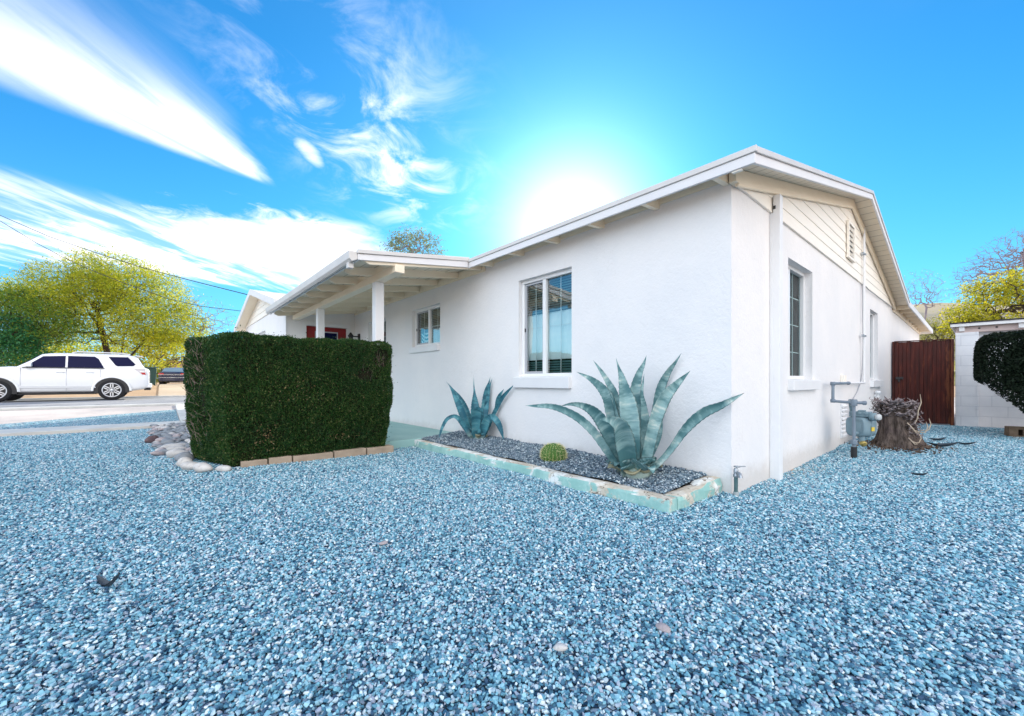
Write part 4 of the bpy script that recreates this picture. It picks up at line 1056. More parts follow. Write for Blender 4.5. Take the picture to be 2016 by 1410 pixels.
SMALL=[
[(-0.067,0.046,0.0337,0.0),(-0.16,0.249,0.0514,0.02),(-0.228,0.434,0.0523,0.03),(-0.287,0.569,0.0388,0.03),(-0.337,0.67,0.0194,0.03),(-0.381,0.734,0.0,0.03)],
[(-0.059,0.063,0.0295,-0.04),(-0.11,0.299,0.0379,-0.07),(-0.177,0.468,0.0438,-0.09),(-0.245,0.586,0.0312,-0.1),(-0.329,0.687,0.0152,-0.11),(-0.426,0.805,0.0,-0.11)],
[(-0.093,0.063,0.0295,0.03),(-0.185,0.215,0.0422,0.07),(-0.261,0.308,0.0354,0.1),(-0.329,0.333,0.027,0.11),(-0.413,0.291,0.0261,0.12),(-0.472,0.19,0.0219,0.12),(-0.504,0.097,0.0135,0.12),(-0.521,0.038,0.0,0.12)],
[(-0.008,0.038,0.0379,-0.03),(-0.034,0.232,0.0675,-0.06),(-0.034,0.434,0.0649,-0.09),(-0.038,0.552,0.0438,-0.11),(-0.042,0.653,0.0177,-0.12),(-0.049,0.755,0.0076,-0.13),(-0.051,0.873,0.0,-0.13)],
[(0.025,0.046,0.0379,-0.02),(0.067,0.266,0.0556,-0.05),(0.101,0.434,0.0599,-0.07),(0.111,0.586,0.0472,-0.09),(0.126,0.696,0.0304,-0.1),(0.156,0.788,0.0126,-0.1),(0.173,0.868,0.0,-0.1)],
[(0.034,0.046,0.0337,-0.08),(0.084,0.232,0.0379,-0.12),(0.131,0.527,0.0337,-0.16),(0.156,0.696,0.0185,-0.17),(0.198,0.847,0.0,-0.18)],
[(0.051,0.034,0.0422,0.02),(0.126,0.173,0.0464,0.03),(0.202,0.325,0.032,0.03),(0.253,0.426,0.0304,0.03),(0.329,0.569,0.0304,0.02),(0.413,0.67,0.0194,0.02),(0.51,0.771,0.0,0.01)],
[(0.059,0.038,0.0253,-0.06),(0.177,0.274,0.0253,-0.08),(0.245,0.417,0.0228,-0.1),(0.266,0.544,0.0236,-0.11),(0.304,0.62,0.0245,-0.11),(0.358,0.7,0.0,-0.11)],
[(0.038,0.03,0.0464,0.05),(0.093,0.19,0.0653,0.1),(0.135,0.291,0.054,0.14),(0.202,0.32,0.0472,0.17),(0.27,0.257,0.0455,0.19),(0.316,0.148,0.0329,0.19),(0.358,0.0,0.0,0.19)],
[(-0.017,0.013,0.0464,0.05),(-0.025,0.164,0.0632,0.1),(-0.017,0.299,0.0696,0.15),(-0.007,0.4,0.0632,0.19),(0.013,0.434,0.0379,0.21),(0.051,0.441,0.0,0.22)],
[(0.008,0.03,0.0337,0.02),(0.025,0.198,0.0506,0.05),(0.042,0.35,0.0464,0.06),(0.059,0.434,0.0169,0.07),(0.072,0.468,0.0,0.07)]]
def agave(base, table, mat, label, stubs, srad, seed):
    ag=thing('agave',label,'agave',base,'agaves in the raised bed'); b_=Vector(base)
    for k,L in enumerate(table): agave_leaf(L,b_,mat,ag,seed+k)
    r=random.Random(seed)
    for k in range(stubs):                 # short cut-back leaves round the foot
        an=2*PI*k/stubs+r.uniform(-.2,.2); out=RT*math.cos(an)-FW*math.sin(an); ln=srad*r.uniform(.75,1.15)
        rows=[]
        for f,wf,zf_ in ((.15,.9,.05),(.5,1.,.075),(.8,.8,.085+r.uniform(-.02,.02)),(1.,.05,.10+r.uniform(-.05,.05))):
            rows.append((out.dot(RT)*ln*f,zf_+.03*(k%3),srad*.36*wf,-(out.dot(FW))*ln*f))
        agave_leaf(rows,b_,M_AGDEAD if k%3==0 else mat,ag,seed+100+k,'basal_leaf',True)
    mb=MB(); mb.lathe([(.02,-.03),(srad*.55,.0),(srad*.5,.06),(srad*.25,.12),(.01,.15)],base,(0,0,1),14); mb.build('heart',mat,ag)
    return ag
agave((-.61,-.42,.09),BIG,M_AGAVE,'large banded blue green agave with wide arching leaves beside the house corner',18,.23,1)
agave((-3.16,-.21,.09),SMALL,M_AGAVE2,'smaller blue agave with two drooping leaves near the porch slab',12,.13,40)

# ------------------------------------------------------------------ barrel cactus
CB=Vector((-1.53,-.44,.085))
cac=thing('barrel_cactus','small round golden spined barrel cactus between the two agaves','cactus',CB)
mb=MB(); ribs=22; P=[]; R0=.118; H0=.195
def cprof(f): return R0*(math.sin(PI*min(.97,f*.72+.22)))**.55, H0*f
for i in range(15):
    f=i/14; rr,zz=cprof(f); row=[]
    if i==14: rr=.012
    if f>.8: rr*=math.sqrt(max(.02,1-((f-.8)/.2)**2))*.9+.1
    for k in range(ribs*4):
        an=2*PI*k/(ribs*4); q=1+.10*math.cos(an*ribs); row.append(CB+Vector((math.cos(an)*rr*q,math.sin(an)*rr*q,zz-.01)))
    P.append(row)
mb.grid(P,close=True); mb.build('body',simple('cactus_skin',(.06,.15,.03),(.09,.2,.04),20,.55,.3),cac)
mb=MB(); rc=random.Random(4)
for k in range(ribs):
    an=2*PI*k/ribs
    for i in range(1,14):
        f=i/14; rr,zz=cprof(f)
        if f>.8: rr*=math.sqrt(max(.02,1-((f-.8)/.2)**2))*.9+.1
        o_=Vector((math.cos(an),math.sin(an),.25+1.2*max(0,f-.5))).normalized(); p=CB+Vector((math.cos(an)*rr*1.07,math.sin(an)*rr*1.07,zz-.01))
        for s_ in range(5):
            d_=(o_+Vector((rc.gauss(0,.6),rc.gauss(0,.6),rc.gauss(0,.5)))).normalized()*rc.uniform(.02,.036)
            sd=d_.cross(Vector((rc.random(),rc.random(),rc.random()))).normalized()*.0021
            mb.face([p-sd,p+sd,p+d_])
mb.build('spines',simple('golden_spine',(.72,.62,.28),(.82,.76,.45),30,.5,.3),cac)
# ------------------------------------------------------------------ hose tap
tap=thing('garden_faucet','small metal hose faucet on a green pipe at the house corner','faucet',(.045,-.03,0))
mb=MB(); mb.tube([(.045,-.03,-.06),(.045,-.03,.15)],.014,10); mb.build('pipe',M_BIBGREEN,tap)
mb=MB(); mb.tube([(.045,-.03,-.06),(.045,-.03,.03)],.02,10); mb.build('sleeve',M_CONCRETE,tap)
mb=MB(); mb.lathe([(.019,.145),(.022,.15),(.022,.165),(.016,.17),(.018,.2),(.012,.215)],(.045,-.03,0),(0,0,1),12)
mb.tube([(.045,-.03,.185),(.075,-.05,.18),(.09,-.062,.165),(.092,-.064,.15)],[.014,.013,.013,.015],10); mb.build('spout',M_GALV,tap)
mb=MB(); mb.tube([(.045,-.03,.2),(.05,-.022,.225)],.005,6); mb.lathe([(.004,.222),(.024,.224),(.026,.23),(.004,.234)],(.05,-.022,0),(0,0,1),10); mb.tube([(.05,-.022,.228),(.105,-.0,.235)],.004,5); mb.build('handle',M_GALV,tap)

# ------------------------------------------------------------------ gas meter
GX,GY=.30,2.80
gas=thing('gas_meter','blue grey gas meter with bent pipes standing by the side wall','gas meter',(GX,GY,0))
mb=MB(); mb.tube([(GX,GY,-.12),(GX,GY,.115)],.031,14); mb.build('black_sleeve',M_BLACK,gas)
mb=MB(); mb.tube([(GX,GY,.11),(GX,GY,.30),(GX,GY,.66)],.0165,12)
mb.lathe([(.026,.14),(.034,.15),(.034,.19),(.030,.2)],(GX,GY,0),(0,0,1),8,smooth=False); mb.lathe([(.03,.60),(.033,.61),(.033,.67),(.028,.68)],(GX,GY,0),(0,0,1),10); mb.build('riser',M_PIPEGREY,gas)
mb=MB()
mb.tube([(GX,GY,.64),(.14,GY,.65),(.105,GY,.655),(.10,GY,.68),(.10,GY,.84),(.10,GY+.015,.865),(.10,GY+.05,.868),(.10,3.66,.868)],.0165,12)
for c in ((.10,GY,.655),(.10,GY,.866),(.10,3.66,.868)): mb.lathe([(.01,-.026),(.0235,-.022),(.0235,.022),(.01,.026)],c,(1,0,0) if c[1]<3 else (0,1,0),12)
mb.tube([(GX,GY,.64),(GX+.09,GY+.02,.64)],.018,10); mb.lathe([(.022,0),(.024,.01),(.024,.03),(.016,.04)],(GX+.075,GY+.017,.64),(1,.2,0),8,smooth=False); mb.build('upper_pipe',M_PIPEGREY,gas)
mb=MB(); mb.tube([(.10,3.66,.868),(.075,3.9,.868),(.055,4.4,.868),(.055,5.07,.868),(.05,5.1,.875),(.05,5.105,.90),(.05,5.105,3.36)],.016,10)
mb.build('wall_pipe',M_WHITE,gas)
for z_ in (1.62,2.93):
    mb=MB(); mb.box(.0265,5.08,z_-.012,.075,5.13,z_+.012); mb.box(.03,5.0,z_-.02,.06,5.06,z_+.02); mb.build('pipe_clamp',M_GALV,gas)
# body
cx,cy,cz=.325,3.06,.35
mb=MB()
def rsq(s_,dd,ww,hh):      # rounded square ring across the meter
    ax_=Vector((.35,.94,0)).normalized(); sd_=Vector((ax_.y,-ax_.x,0)); out=[]
    for k in range(32):
        an=2*PI*k/32; c_,n_=math.cos(an),math.sin(an); q_=(abs(c_)**4.5+abs(n_)**4.5)**(-1/4.5)
        out.append(Vector((cx,cy,cz))+ax_*dd+sd_*(c_*q_*ww*s_)+Vector((0,0,n_*q_*hh*s_-(.02 if n_<0 else 0)*abs(n_))))
    return out
Pm=[rsq(.55,-.112,.112,.112),rsq(.85,-.122,.112,.112),rsq(.97,-.10,.112,.112),rsq(1.,-.012,.112,.112),rsq(1.08,-.010,.112,.112),rsq(1.08,.012,.112,.112),rsq(1.,.014,.112,.112),rsq(.97,.10,.112,.112),rsq(.85,.122,.112,.112),rsq(.55,.125,.112,.112)]
mb.grid(Pm,close=True); mb.face(Pm[0]); mb.face(Pm[-1])
for k in range(12):
    an=2*PI*k/12; c_,n_=math.cos(an),math.sin(an); q_=(abs(c_)**4.5+abs(n_)**4.5)**(-1/4.5); ax_=Vector((.35,.94,0)).normalized(); sd_=Vector((ax_.y,-ax_.x,0))
    mb.lathe([(.008,-.018),(.008,-.010)],Vector((cx,cy,cz))+sd_*(c_*q_*.118)+Vector((0,0,n_*q_*.118)),ax_,6)
mb.build('body',M_METER,gas,bevel=.004)
mb=MB(); mb.box(cx-.10,cy-.09,cz+.114,cx+.10,cy+.05,cz+.175); mb.box(cx-.02,cy-.075,cz+.174,cx+.05,cy-.01,cz+.195)
for k in range(3): mb.lathe([(.0,0),(.02,.0),(.02,.012),(.0,.014)],(cx-.06+.06*k,cy-.10,cz+.16),(0,-1,0),10)
mb.build('top_housing',M_METER,gas,bevel=.012)
mb=MB(); mb.lathe([(.0,0),(.044,.0),(.048,.012),(.048,.045),(.04,.055),(.0,.056)],(cx+.10,cy-.06,cz+.12),(.9,-.4,0),16); mb.build('index_housing',M_METER,gas)
mb=MB(); mb.lathe([(.0,0),(.036,.0),(.038,.028),(.033,.04),(.0,.041)],(cx+.152,cy-.083,cz+.12),(.9,-.4,0),16); mb.build('index_cover',M_METERLIGHT,gas)
mb=MB(); mb.obox((cx+.116,cy-.04,cz-.03),vec((.009,.021,0)),vec((.004,-.0017,0)),vec((0,0,.024))); mb.build('label_plate',M_YELLOWTAG,gas)
mb=MB(); mb.tube([(GX,GY,.28),(GX+.005,cy-.12,.265)],.025,10); mb.tube([(GX-.05,cy-.02,cz+.1),(GX-.07,cy-.05,.66),(GX-.03,GY+.02,.64)],.022,10)
mb.tube([(cx+.02,cy-.08,.24),(cx+.02,cy-.08,.14)],.03,10); mb.build('meter_connection',M_METER,gas)
mb=MB(); mb.lathe([(.0,0),(.03,.0),(.034,.012),(.034,.04),(.02,.05)],(cx+.02,cy-.08,.15),(.6,-.7,-.2),12); mb.build('brass_cap',M_BRASS,gas)

# ------------------------------------------------------------------ tree stump
SX,SY=.50,4.30
st=thing('tree_stump','flared old tree stump with dry curled sprouts round its cut top','tree stump',(SX,SY,0))
m,t=newmat('stump_bark'); co=t.pos(); f=t.noise(t.scale3(co,(1,1,.22)),26,5,.7,.3); g=t.noise(co,6,4,.6)
col=t.mix(t.ss(f,.35,.65),(.055,.042,.035),(.175,.135,.115)); col=t.mix(t.ss(g,.5,.7,0,.5),col,(.12,.085,.09))
t.out(t.principled(col,.95,.1,0.,t.bump(f,1.,.03))); M_STUMP=m
mb=MB(); P=[]; rs=random.Random(2); lob=[rs.uniform(0,6.28) for _ in range(6)]
for i in range(26):
    f=i/25; z_=-.03+.60*f; rr=.165+.10*(1-f)**3.2+.04*(1-f)
    row=[]
    for k in range(64):
        an=2*PI*k/64; fl=1+.13*(1-f)**1.5*math.sin(5*an+lob[0])+.07*math.sin(9*an+lob[1]+f*2)*(1-.5*f)+.045*math.sin(17*an+lob[2]+3*f)+.03*math.sin(31*an+lob[3]-2*f)
        row.append((SX+.05*(1-f)+math.cos(an)*rr*fl*.92,SY+math.sin(an)*rr*fl,z_))
    P.append(row)
mb.grid(P,close=True); mb.build('trunk',M_STUMP,st)
mb=MB(); mb.face(P[-1]); mb.lathe([(.145,.565),(.155,.585),(.135,.592),(.0,.588)],(SX,SY,0),(0,0,1),30,cap=False); mb.build('cut_top',simple('weathered_cut_wood',(.07,.075,.085),(.12,.12,.13),8,.85,.2,bump=.4,stretch=(1,1,1)),st)
mb=MB()
for k in range(460):
    an=rs.uniform(0,6.28); rr=rs.uniform(.12,.20); z_=rs.uniform(.38,.6) if k<280 else rs.uniform(.10,.46)
    if k>=280: an=rs.uniform(-.9,2.6); rr=rs.uniform(.165,.22)
    b_=Vector((SX+math.cos(an)*rr*.85,SY+math.sin(an)*rr*.85,z_)); o_=Vector((math.cos(an),math.sin(an),0)); ln=rs.uniform(.05,.12)
    up=rs.uniform(.1,1.); w_=rs.uniform(.014,.030); tl=o_.cross(Vector((0,0,1)))
    c=[b_,b_+o_*ln*.5+Vector((0,0,ln*.30*up)),b_+o_*ln*.95+Vector((0,0,ln*(.55*up)))+tl*rs.uniform(-.03,.03),b_+o_*ln*(1.-.25*up)+Vector((0,0,ln*(.95*up)))+tl*rs.uniform(-.05,.05)]
    L=[];Rr=[]
    for q,p in enumerate(c):
        ww=w_*(.5,1.,.8,.1)[q]; L.append(p-tl*ww); Rr.append(p+tl*ww)
    mb.grid([L,[p+Vector((0,0,.006))+o_*.004 for p in c],Rr])
mb.build('dry_sprouts',simple('dry_curled_leaf',(.20,.165,.175),(.36,.30,.29),12,.85,.15),st)
mb=MB()
for (p,q,r_1) in (((.24,-.05,.24),(.33,.0,.40),.45),((.20,-.14,.24),(.31,-.1,.36),.5),((.17,-.2,.10),(.25,-.16,.2),.4),((.14,-.2,.34),(.24,-.24,.22),.4),((.15,-.2,.14),(.22,-.22,.08),.3),((.2,-.1,.32),(.25,-.05,.72),.1)):
    a_=Vector((SX,SY,0))+Vector(p); b_=Vector((SX,SY,0))+Vector(q); m_=(a_+b_)/2+Vector((.10*r_1,-.05*r_1,-.16*r_1))
    mb.tube([a_,(a_+m_)/2+Vector((.01,0,-.01)),m_,(m_+b_)/2+Vector((.02,0,0)),b_],[.007,.0075,.007,.006,.003],6)
mb.build('pale_shoots',simple('pale_dead_shoot',(.42,.33,.24),(.5,.42,.33),12,.8,.2),st)
M_LITTER=leafmat('leaf_litter',[(.07,.045,.035),(.13,.085,.06),(.2,.14,.10),(.05,.035,.03)],.1,.8,.1)
n_=520; an=rng.uniform(0,6.28,n_); rr=.24+np.abs(rng.normal(0,.16,n_)); C=np.column_stack([SX+.03+np.cos(an)*rr*.9,SY-.25+np.sin(an)*rr*1.3,.015+rng.random(n_)*.03]); C=C[C[:,0]>.04]
o=leaves('leaf_litter',C,M_LITTER,.045,.4); stuff(o); tag(o,'brown leaf litter gathered round the foot of the stump','leaf litter')

# dead leaves lying about
M_DEADBLUE=simple('dark_dead_leaf',(.03,.04,.05),(.08,.10,.12),14,.7,.3)
def dead_leaf(c,ln,wd,rot,lift,seed,label):
    r=random.Random(seed); u=Vector((math.cos(rot),math.sin(rot),0)); v=Vector((-u.y,u.x,0)); P=[]
    for i in range(9):
        f=i/8; ww=wd*math.sin(PI*min(.98,f*.9+.06))**.8; z_=.022+lift*(abs(f-.45)*2)**2+r.uniform(-.003,.003)
        P.append([vec(c)+u*(f-.5)*ln+v*ww*s_+Vector((0,0,z_+abs(s_)*ww*.6)) for s_ in (-1,-.4,0,.4,1)])
    mb=MB(); mb.grid(P); top=[[p-Vector((0,0,.004)) for p in row] for row in P]; mb.grid(top)
    return tag(mb.build('dead_leaf',M_DEADBLUE),label,'dead leaf','dead leaves on the gravel')
dead_leaf((-1.13,-3.62,0),.11,.017,.75,.05,1,'dark curled dead leaf alone on the gravel at lower left')
dead_leaf((.95,4.45,0),.30,.06,.5,.05,2,'large dark dead leaf lying right of the stump')
dead_leaf((.86,5.3,0),.28,.035,.9,.03,3,'dark thin dead leaf lying beyond the stump towards the gate')
dead_leaf((1.15,5.0,0),.2,.03,.4,.03,4,'narrow dead leaf lying below the dark shrub')
dead_leaf((.92,1.9,0),.13,.022,.6,.02,5,'small dark dead leaf on the gravel between corner and stump')
dead_leaf((.72,3.75,0),.16,.025,.7,.02,6,'small dark dead leaf just in front of the stump')

# ------------------------------------------------------------------ gate
gate=thing('wooden_gate','tall dark red brown board gate between the house and block shed','gate',(.46,8.5,0))
m,t=newmat('gate_wood'); co=t.pos(); g=t.noise(t.scale3(co,(1,1,.12)),22,5,.7,.3); k_=t.noise(co,1.8,5,.65,.3); xx,yy,zz=t.sep(co)
old=t.ss(t.m('ADD',g,t.m('MULTIPLY',t.ss(xx,.72,.84),.16)),.60,.72)
col=t.mix(t.ss(g,.35,.65),(.034,.004,.002),(.075,.010,.005)); col=t.mix(t.m('MULTIPLY',old,.75),col,(.16,.05,.018))
t.out(t.principled(col,.6,.3,0.,t.bump(g,.35,.006))); M_GATE=m
G0=Vector((.015,8.42)); G1=Vector((.905,8.60)); gd=(G1-G0); gl=gd.length; gd/=gl; gn=Vector((gd.y,-gd.x))
def gbox(mb,u0,u1,z0,z1,d0,d1):
    c=G0+gd*(u0+u1)/2+gn*(d0+d1)/2; mb.obox((c.x,c.y,(z0+z1)/2),Vector((gd.x,gd.y,0))*(u1-u0)/2,vec((0,0,(z1-z0)/2)),Vector((gn.x,gn.y,0))*(d1-d0)/2)
nb=13
mb=MB()
for k in range(nb):
    u0=.035+(gl-.09)*k/nb; u1=.035+(gl-.09)*(k+1)/nb-.0015; gbox(mb,u0,u1,.03,1.725-.004*(k%3),.0,.018+.003*(k%2))
gbox(mb,.031,gl-.051,.04,1.72,-.012,-.001)
mb.build('boards',M_GATE,gate,bevel=.003)
mb=MB(); gbox(mb,0,.03,-.02,1.735,-.03,.045); gbox(mb,gl-.05,gl,-.02,1.74,-.03,.04); mb.build('frame_posts',M_GATE,gate,bevel=.004)
mb=MB(); gbox(mb,.03,gl-.05,1.727,1.745,-.02,.04); mb.build('top_rail',M_GATE,gate,bevel=.003)
mb=MB(); gbox(mb,.05,.17,.93,.985,.022,.045); gbox(mb,.09,.12,.88,.93,.022,.04); gbox(mb,.13,.15,.94,.97,.045,.075); mb.build('latch',M_BLACK,gate,bevel=.003)

# ------------------------------------------------------------------ block shed
shed=thing('block_shed','low white painted block shed with a flat white edged roof beyond the gate','shed',(.92,8.66,0))
m,t=newmat('painted_block'); co=t.pos(); xx,yy,zz=t.sep(co)
br=t.n('ShaderNodeTexBrick'); t.set(br.inputs['Vector'],t.comb(xx,zz,0)); br.inputs['Scale'].default_value=1.; br.inputs['Brick Width'].default_value=.40; br.inputs['Row Height'].default_value=.2
br.inputs['Mortar Size'].default_value=.004; br.inputs['Mortar Smooth'].default_value=.6; br.inputs['Color1'].default_value=(1,1,1,1); br.inputs['Color2'].default_value=(.9,.9,.9,1); br.inputs['Mortar'].default_value=(0,0,0,1)
bb=t.sep(br.outputs['Color'])[0]; n1=t.noise(co,3,5,.6)
col=t.mix(t.ss(n1,.3,.7),(.80,.80,.82),(.71,.72,.75)); col=t.mix(t.ss(bb,.0,.6),(.50,.52,.57),col); col=t.mix(t.ss(t.noise(t.scale3(co,(1,1,3)),4,6,.7),.6,.75,0.,.45),col,(.4,.38,.38))
t.out(t.principled(col,.85,.2,0.,t.bump(t.m('ADD',bb,t.m('MULTIPLY',t.noise(co,30,4,.6),.4)),.5,.012))); M_BLOCK=m
mb=MB(); mb.box(.925,8.80,-.3,4.2,8.98,1.86); mb.box(.925,8.98,-.3,1.1,12.,1.86); mb.build('block_wall',M_BLOCK,shed)
mb=MB(); mb.box(.925,8.62,-.3,1.235,8.799,1.86); mb.build('pilaster',M_BLOCK,shed,bevel=.006)
mb=MB(); mb.box(.93,8.66,1.861,4.2,8.78,1.975); mb.build('frieze',simple('pinkish_board',(.62,.50,.47),(.56,.45,.43),4,.7,.2),shed)
mb=MB(); mb.box(.86,8.56,1.976,4.3,8.60,2.035); mb.box(.86,8.60,1.976,.90,12,2.035); mb.build('fascia',M_WHITE,shed,bevel=.004)
mb=MB(); mb.box(.85,8.545,2.037,4.32,12.1,2.06); mb.build('roof',simple('dark_roll_roofing',(.03,.03,.035),(.05,.05,.055),5,.9,.2),shed)
for x in (.975,1.72,2.46):
    mb=MB(); mb.box(x,8.602,1.885,x+.075,8.659,1.974); mb.build('rafter_end',M_WHITE,shed,bevel=.004)
for x in (1.24,1.46,2.0):
    mb=MB(); mb.lathe([(.018,0),(.018,.004)],(x,8.6585,1.93),(0,-1,0),12); mb.build('vent_hole',M_BLACK,shed)

# ------------------------------------------------------------------ dark shrub and block on the right
BX,BY=2.05,7.0
bush=thing('dark_shrub','dense dark clipped shrub leaning over from the right before the shed','shrub',(BX+.3,BY+.1,0))
n_=95000; q=rng.normal(size=(n_,3)); q/=np.linalg.norm(q,axis=1)[:,None]
q/= (np.abs(q)**6).sum(1)[:,None]**(1/6)
rad=np.array([.90,.85,.66]); P=np.array([BX+.05,BY,1.02])+q*rad*(1-rng.exponential(.03,n_))[:,None]
lim=1.0-(P[:,0]-1.18)*1.0-.0*P[:,1]
P=P[P[:,2]>np.maximum(lim,.12)+.05*np.sin(P[:,1]*9+P[:,0]*7)]
P[:,2]+=.03*np.sin(P[:,0]*6+P[:,1]*5)
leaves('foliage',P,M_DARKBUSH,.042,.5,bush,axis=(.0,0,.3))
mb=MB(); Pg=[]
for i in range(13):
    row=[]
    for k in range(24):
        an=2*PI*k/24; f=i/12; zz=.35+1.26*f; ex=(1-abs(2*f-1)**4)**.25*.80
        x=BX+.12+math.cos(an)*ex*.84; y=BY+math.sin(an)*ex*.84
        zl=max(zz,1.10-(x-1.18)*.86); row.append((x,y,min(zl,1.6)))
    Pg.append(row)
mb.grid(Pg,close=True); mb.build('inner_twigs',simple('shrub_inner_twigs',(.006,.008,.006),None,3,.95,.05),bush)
mb=MB(); mb.tube([(2.35,BY+.1,-.05),(2.33,BY+.08,.4),(2.2,BY,1.)],[.07,.06,.05],8); mb.tube([(2.34,BY+.09,.3),(1.9,BY-.1,.8),(1.6,BY-.1,1.05)],[.045,.035,.02],6); mb.build('stem',M_BARK,bush)
blk=thing('concrete_block','brown hollow block lying on the gravel under the dark shrub','block',(1.72,7.0,0))
mb=MB(); u=Vector((.97,.24,0)); v=Vector((-.24,.97,0)); c=Vector((1.74,7.02,0))
def ob(u0,u1,v0,v1,z0,z1): mb.obox(c+u*(u0+u1)/2+v*(v0+v1)/2+Vector((0,0,(z0+z1)/2)),u*(u1-u0)/2,v*(v1-v0)/2,vec((0,0,(z1-z0)/2)))
ob(-.2,.2,-.1,.1,-.02,.025); ob(-.2,.2,-.1,.1,.125,.16); ob(-.2,-.105,-.1,.1,.025,.125); ob(-.055,.055,-.1,.1,.025,.125); ob(.105,.2,-.1,.1,.025,.125)
mb.build('shell',simple('brown_block',(.16,.115,.08),(.22,.16,.115),9,.95,.1,bump=.5),blk,bevel=.004)
mb=MB(); mb.box(c.x-.17,c.y+.06,.03,c.x+.17,c.y+.075,.12); mb.build('cavity',M_BLACK,blk)
# ------------------------------------------------------------------ vehicles (local: l forward, s to the near side, z up)
class Veh:
    def __init__(s,base,fwd,near): s.b=vec(base); s.f=vec(fwd).normalized(); s.n=vec(near).normalized()
    def p(s,l,n,z): return s.b+s.f*l+s.n*n+vec((0,0,z))
def interp(tab,x):
    for (a,ya),(b,yb) in zip(tab[:-1],tab[1:]):
        if x<=b: 
            f=0 if b==a else max(0,(x-a)/(b-a)); return ya+(yb-ya)*f
    return tab[-1][1]
suv=thing('suv','white four door suv with tinted windows parked across the road','suv',(-21.15,-6.2,gz(-20)))
V=Veh((-21.16,-4.9,gz(-20)),(0,-1,0),(1,0,0)); HW=.955
# body: longitudinal stations, section = half ring near side mirrored
bot=[(-1.05,.50),(-.95,.42),(-.5,.34),(.4,.30),(2.3,.30),(3.2,.36),(3.6,.46),(3.75,.6)]
belt=[(-1.05,1.12),(-.98,1.2),(-.9,1.22),(2.2,1.20),(2.5,1.20),(3.1,1.14),(3.5,1.06),(3.75,.88)]
halfw=[(-1.05,.80),(-.9,.90),(-.5,.945),(2.6,.945),(3.3,.90),(3.6,.80),(3.75,.62)]
ls=[-1.05,-1.0,-.9,-.7,-.5,-.2,.2,.6,1.13,1.7,2.2,2.5,2.9,3.2,3.45,3.6,3.7,3.75]
P=[]
for l in ls:
    b_,t_,h_=interp(bot,l),interp(belt,l),interp(halfw,l); H=t_-b_
    prof=[(.0,b_-.02),(.80*h_,b_),(.94*h_,b_+.05*H),(.975*h_,b_+.10*H),(.985*h_,b_+.16*H),(1.0*h_,b_+.23*H),(1.012*h_,b_+.5*H),(1.012*h_,b_+.70*H),(.995*h_,b_+.88*H),(.955*h_,t_),(.86*h_,t_+.025),(.0,t_+.05)]
    P.append([V.p(l,n,z) for n,z in prof]+[V.p(l,-n,z) for n,z in prof[-2:0:-1]])
mb=MB(); mb.grid(P,close=True); mb.face(P[0][::-1]); mb.face(P[-1]); mb.build('body',M_CARWHITE,suv,fix=True)
# cabin
roofz=[(-.93,1.20),(-.72,1.63),(-.6,1.705),(-.3,1.735),(.8,1.75),(1.5,1.735),(1.78,1.68),(2.06,1.43),(2.36,1.20)]
lc=[-.93,-.85,-.78,-.72,-.6,-.3,.2,.8,1.3,1.6,1.78,1.92,2.06,2.2,2.36]
P=[]
def cab(l,f):       # half width of the cabin side at height fraction f above belt
    return .915-.16*f
for l in lc:
    zt=interp(roofz,l); z0=1.18; row=[]
    fr_=max(.0,(zt-z0)/.56)
    pr=[(cab(l,0),z0),(cab(l,.35*fr_),z0+.35*(zt-z0)),(cab(l,.8*fr_),z0+.80*(zt-z0)),(cab(l,fr_)-.03,z0+.95*(zt-z0)),(cab(l,fr_)-.11,zt),(.0,zt+.02*fr_)]
    P.append([V.p(l,n,z) for n,z in pr]+[V.p(l,-n,z) for n,z in pr[-2::-1]])
mb=MB(); mb.grid(P); mb.face(P[0][::-1]); mb.build('cabin',M_CARWHITE,suv,fix=True)
def sidepanel(mb,pts,out=.012,thick=.02,sgn=1):
    A=[]; 
    for l,z in pts:
        f=max(0,(z-1.18)/.56); A.append(V.p(l,sgn*(cab(l,f)+out),z))
    mb.prism(A,V.n*(-thick*sgn))
for sgn in (1,-1):
    mb=MB(); sidepanel(mb,[(2.13,1.215),(2.0,1.36),(1.74,1.60),(1.2,1.635),(1.2,1.215)],sgn=sgn); mb.build('front_door_window',M_CARGLASS,suv,fix=True)
    mb=MB(); sidepanel(mb,[(1.14,1.215),(1.14,1.635),(.46,1.635),(.36,1.55),(.22,1.235),(.24,1.215)],sgn=sgn); mb.build('rear_door_window',M_CARGLASS,suv,fix=True)
    mb=MB(); sidepanel(mb,[(.10,1.64),(-.44,1.645),(-.66,1.37),(-.60,1.30),(-.16,1.285),(-.1,1.32)],sgn=sgn); mb.build('quarter_window',M_CARGLASS,suv,fix=True)
    mb=MB(); sidepanel(mb,[(2.2,1.19),(2.2,1.212),(.2,1.212),(.2,1.19)],out=.030,sgn=sgn); mb.build('window_trim',M_PLASTIC,suv,fix=True)
    mb=MB(); mb.tube([V.p(1.05,sgn*.70,1.755),V.p(.9,sgn*.71,1.80),V.p(-.3,sgn*.71,1.795),V.p(-.5,sgn*.7,1.745)],.022,8); mb.build('roof_rail',M_RIM,suv)
mb=MB(); mb.prism([V.p(-.86,-.62,1.34),V.p(-.86,.62,1.34),V.p(-.735,.58,1.62),V.p(-.735,-.58,1.62)],V.f*-.02); mb.build('rear_window',M_CARGLASS,suv,fix=True)
mb=MB(); mb.prism([V.p(2.30,-.70,1.26),V.p(2.30,.70,1.26),V.p(1.83,.62,1.66),V.p(1.83,-.62,1.66)],V.f*.015); mb.build('windscreen',M_CARGLASS,suv,fix=True)
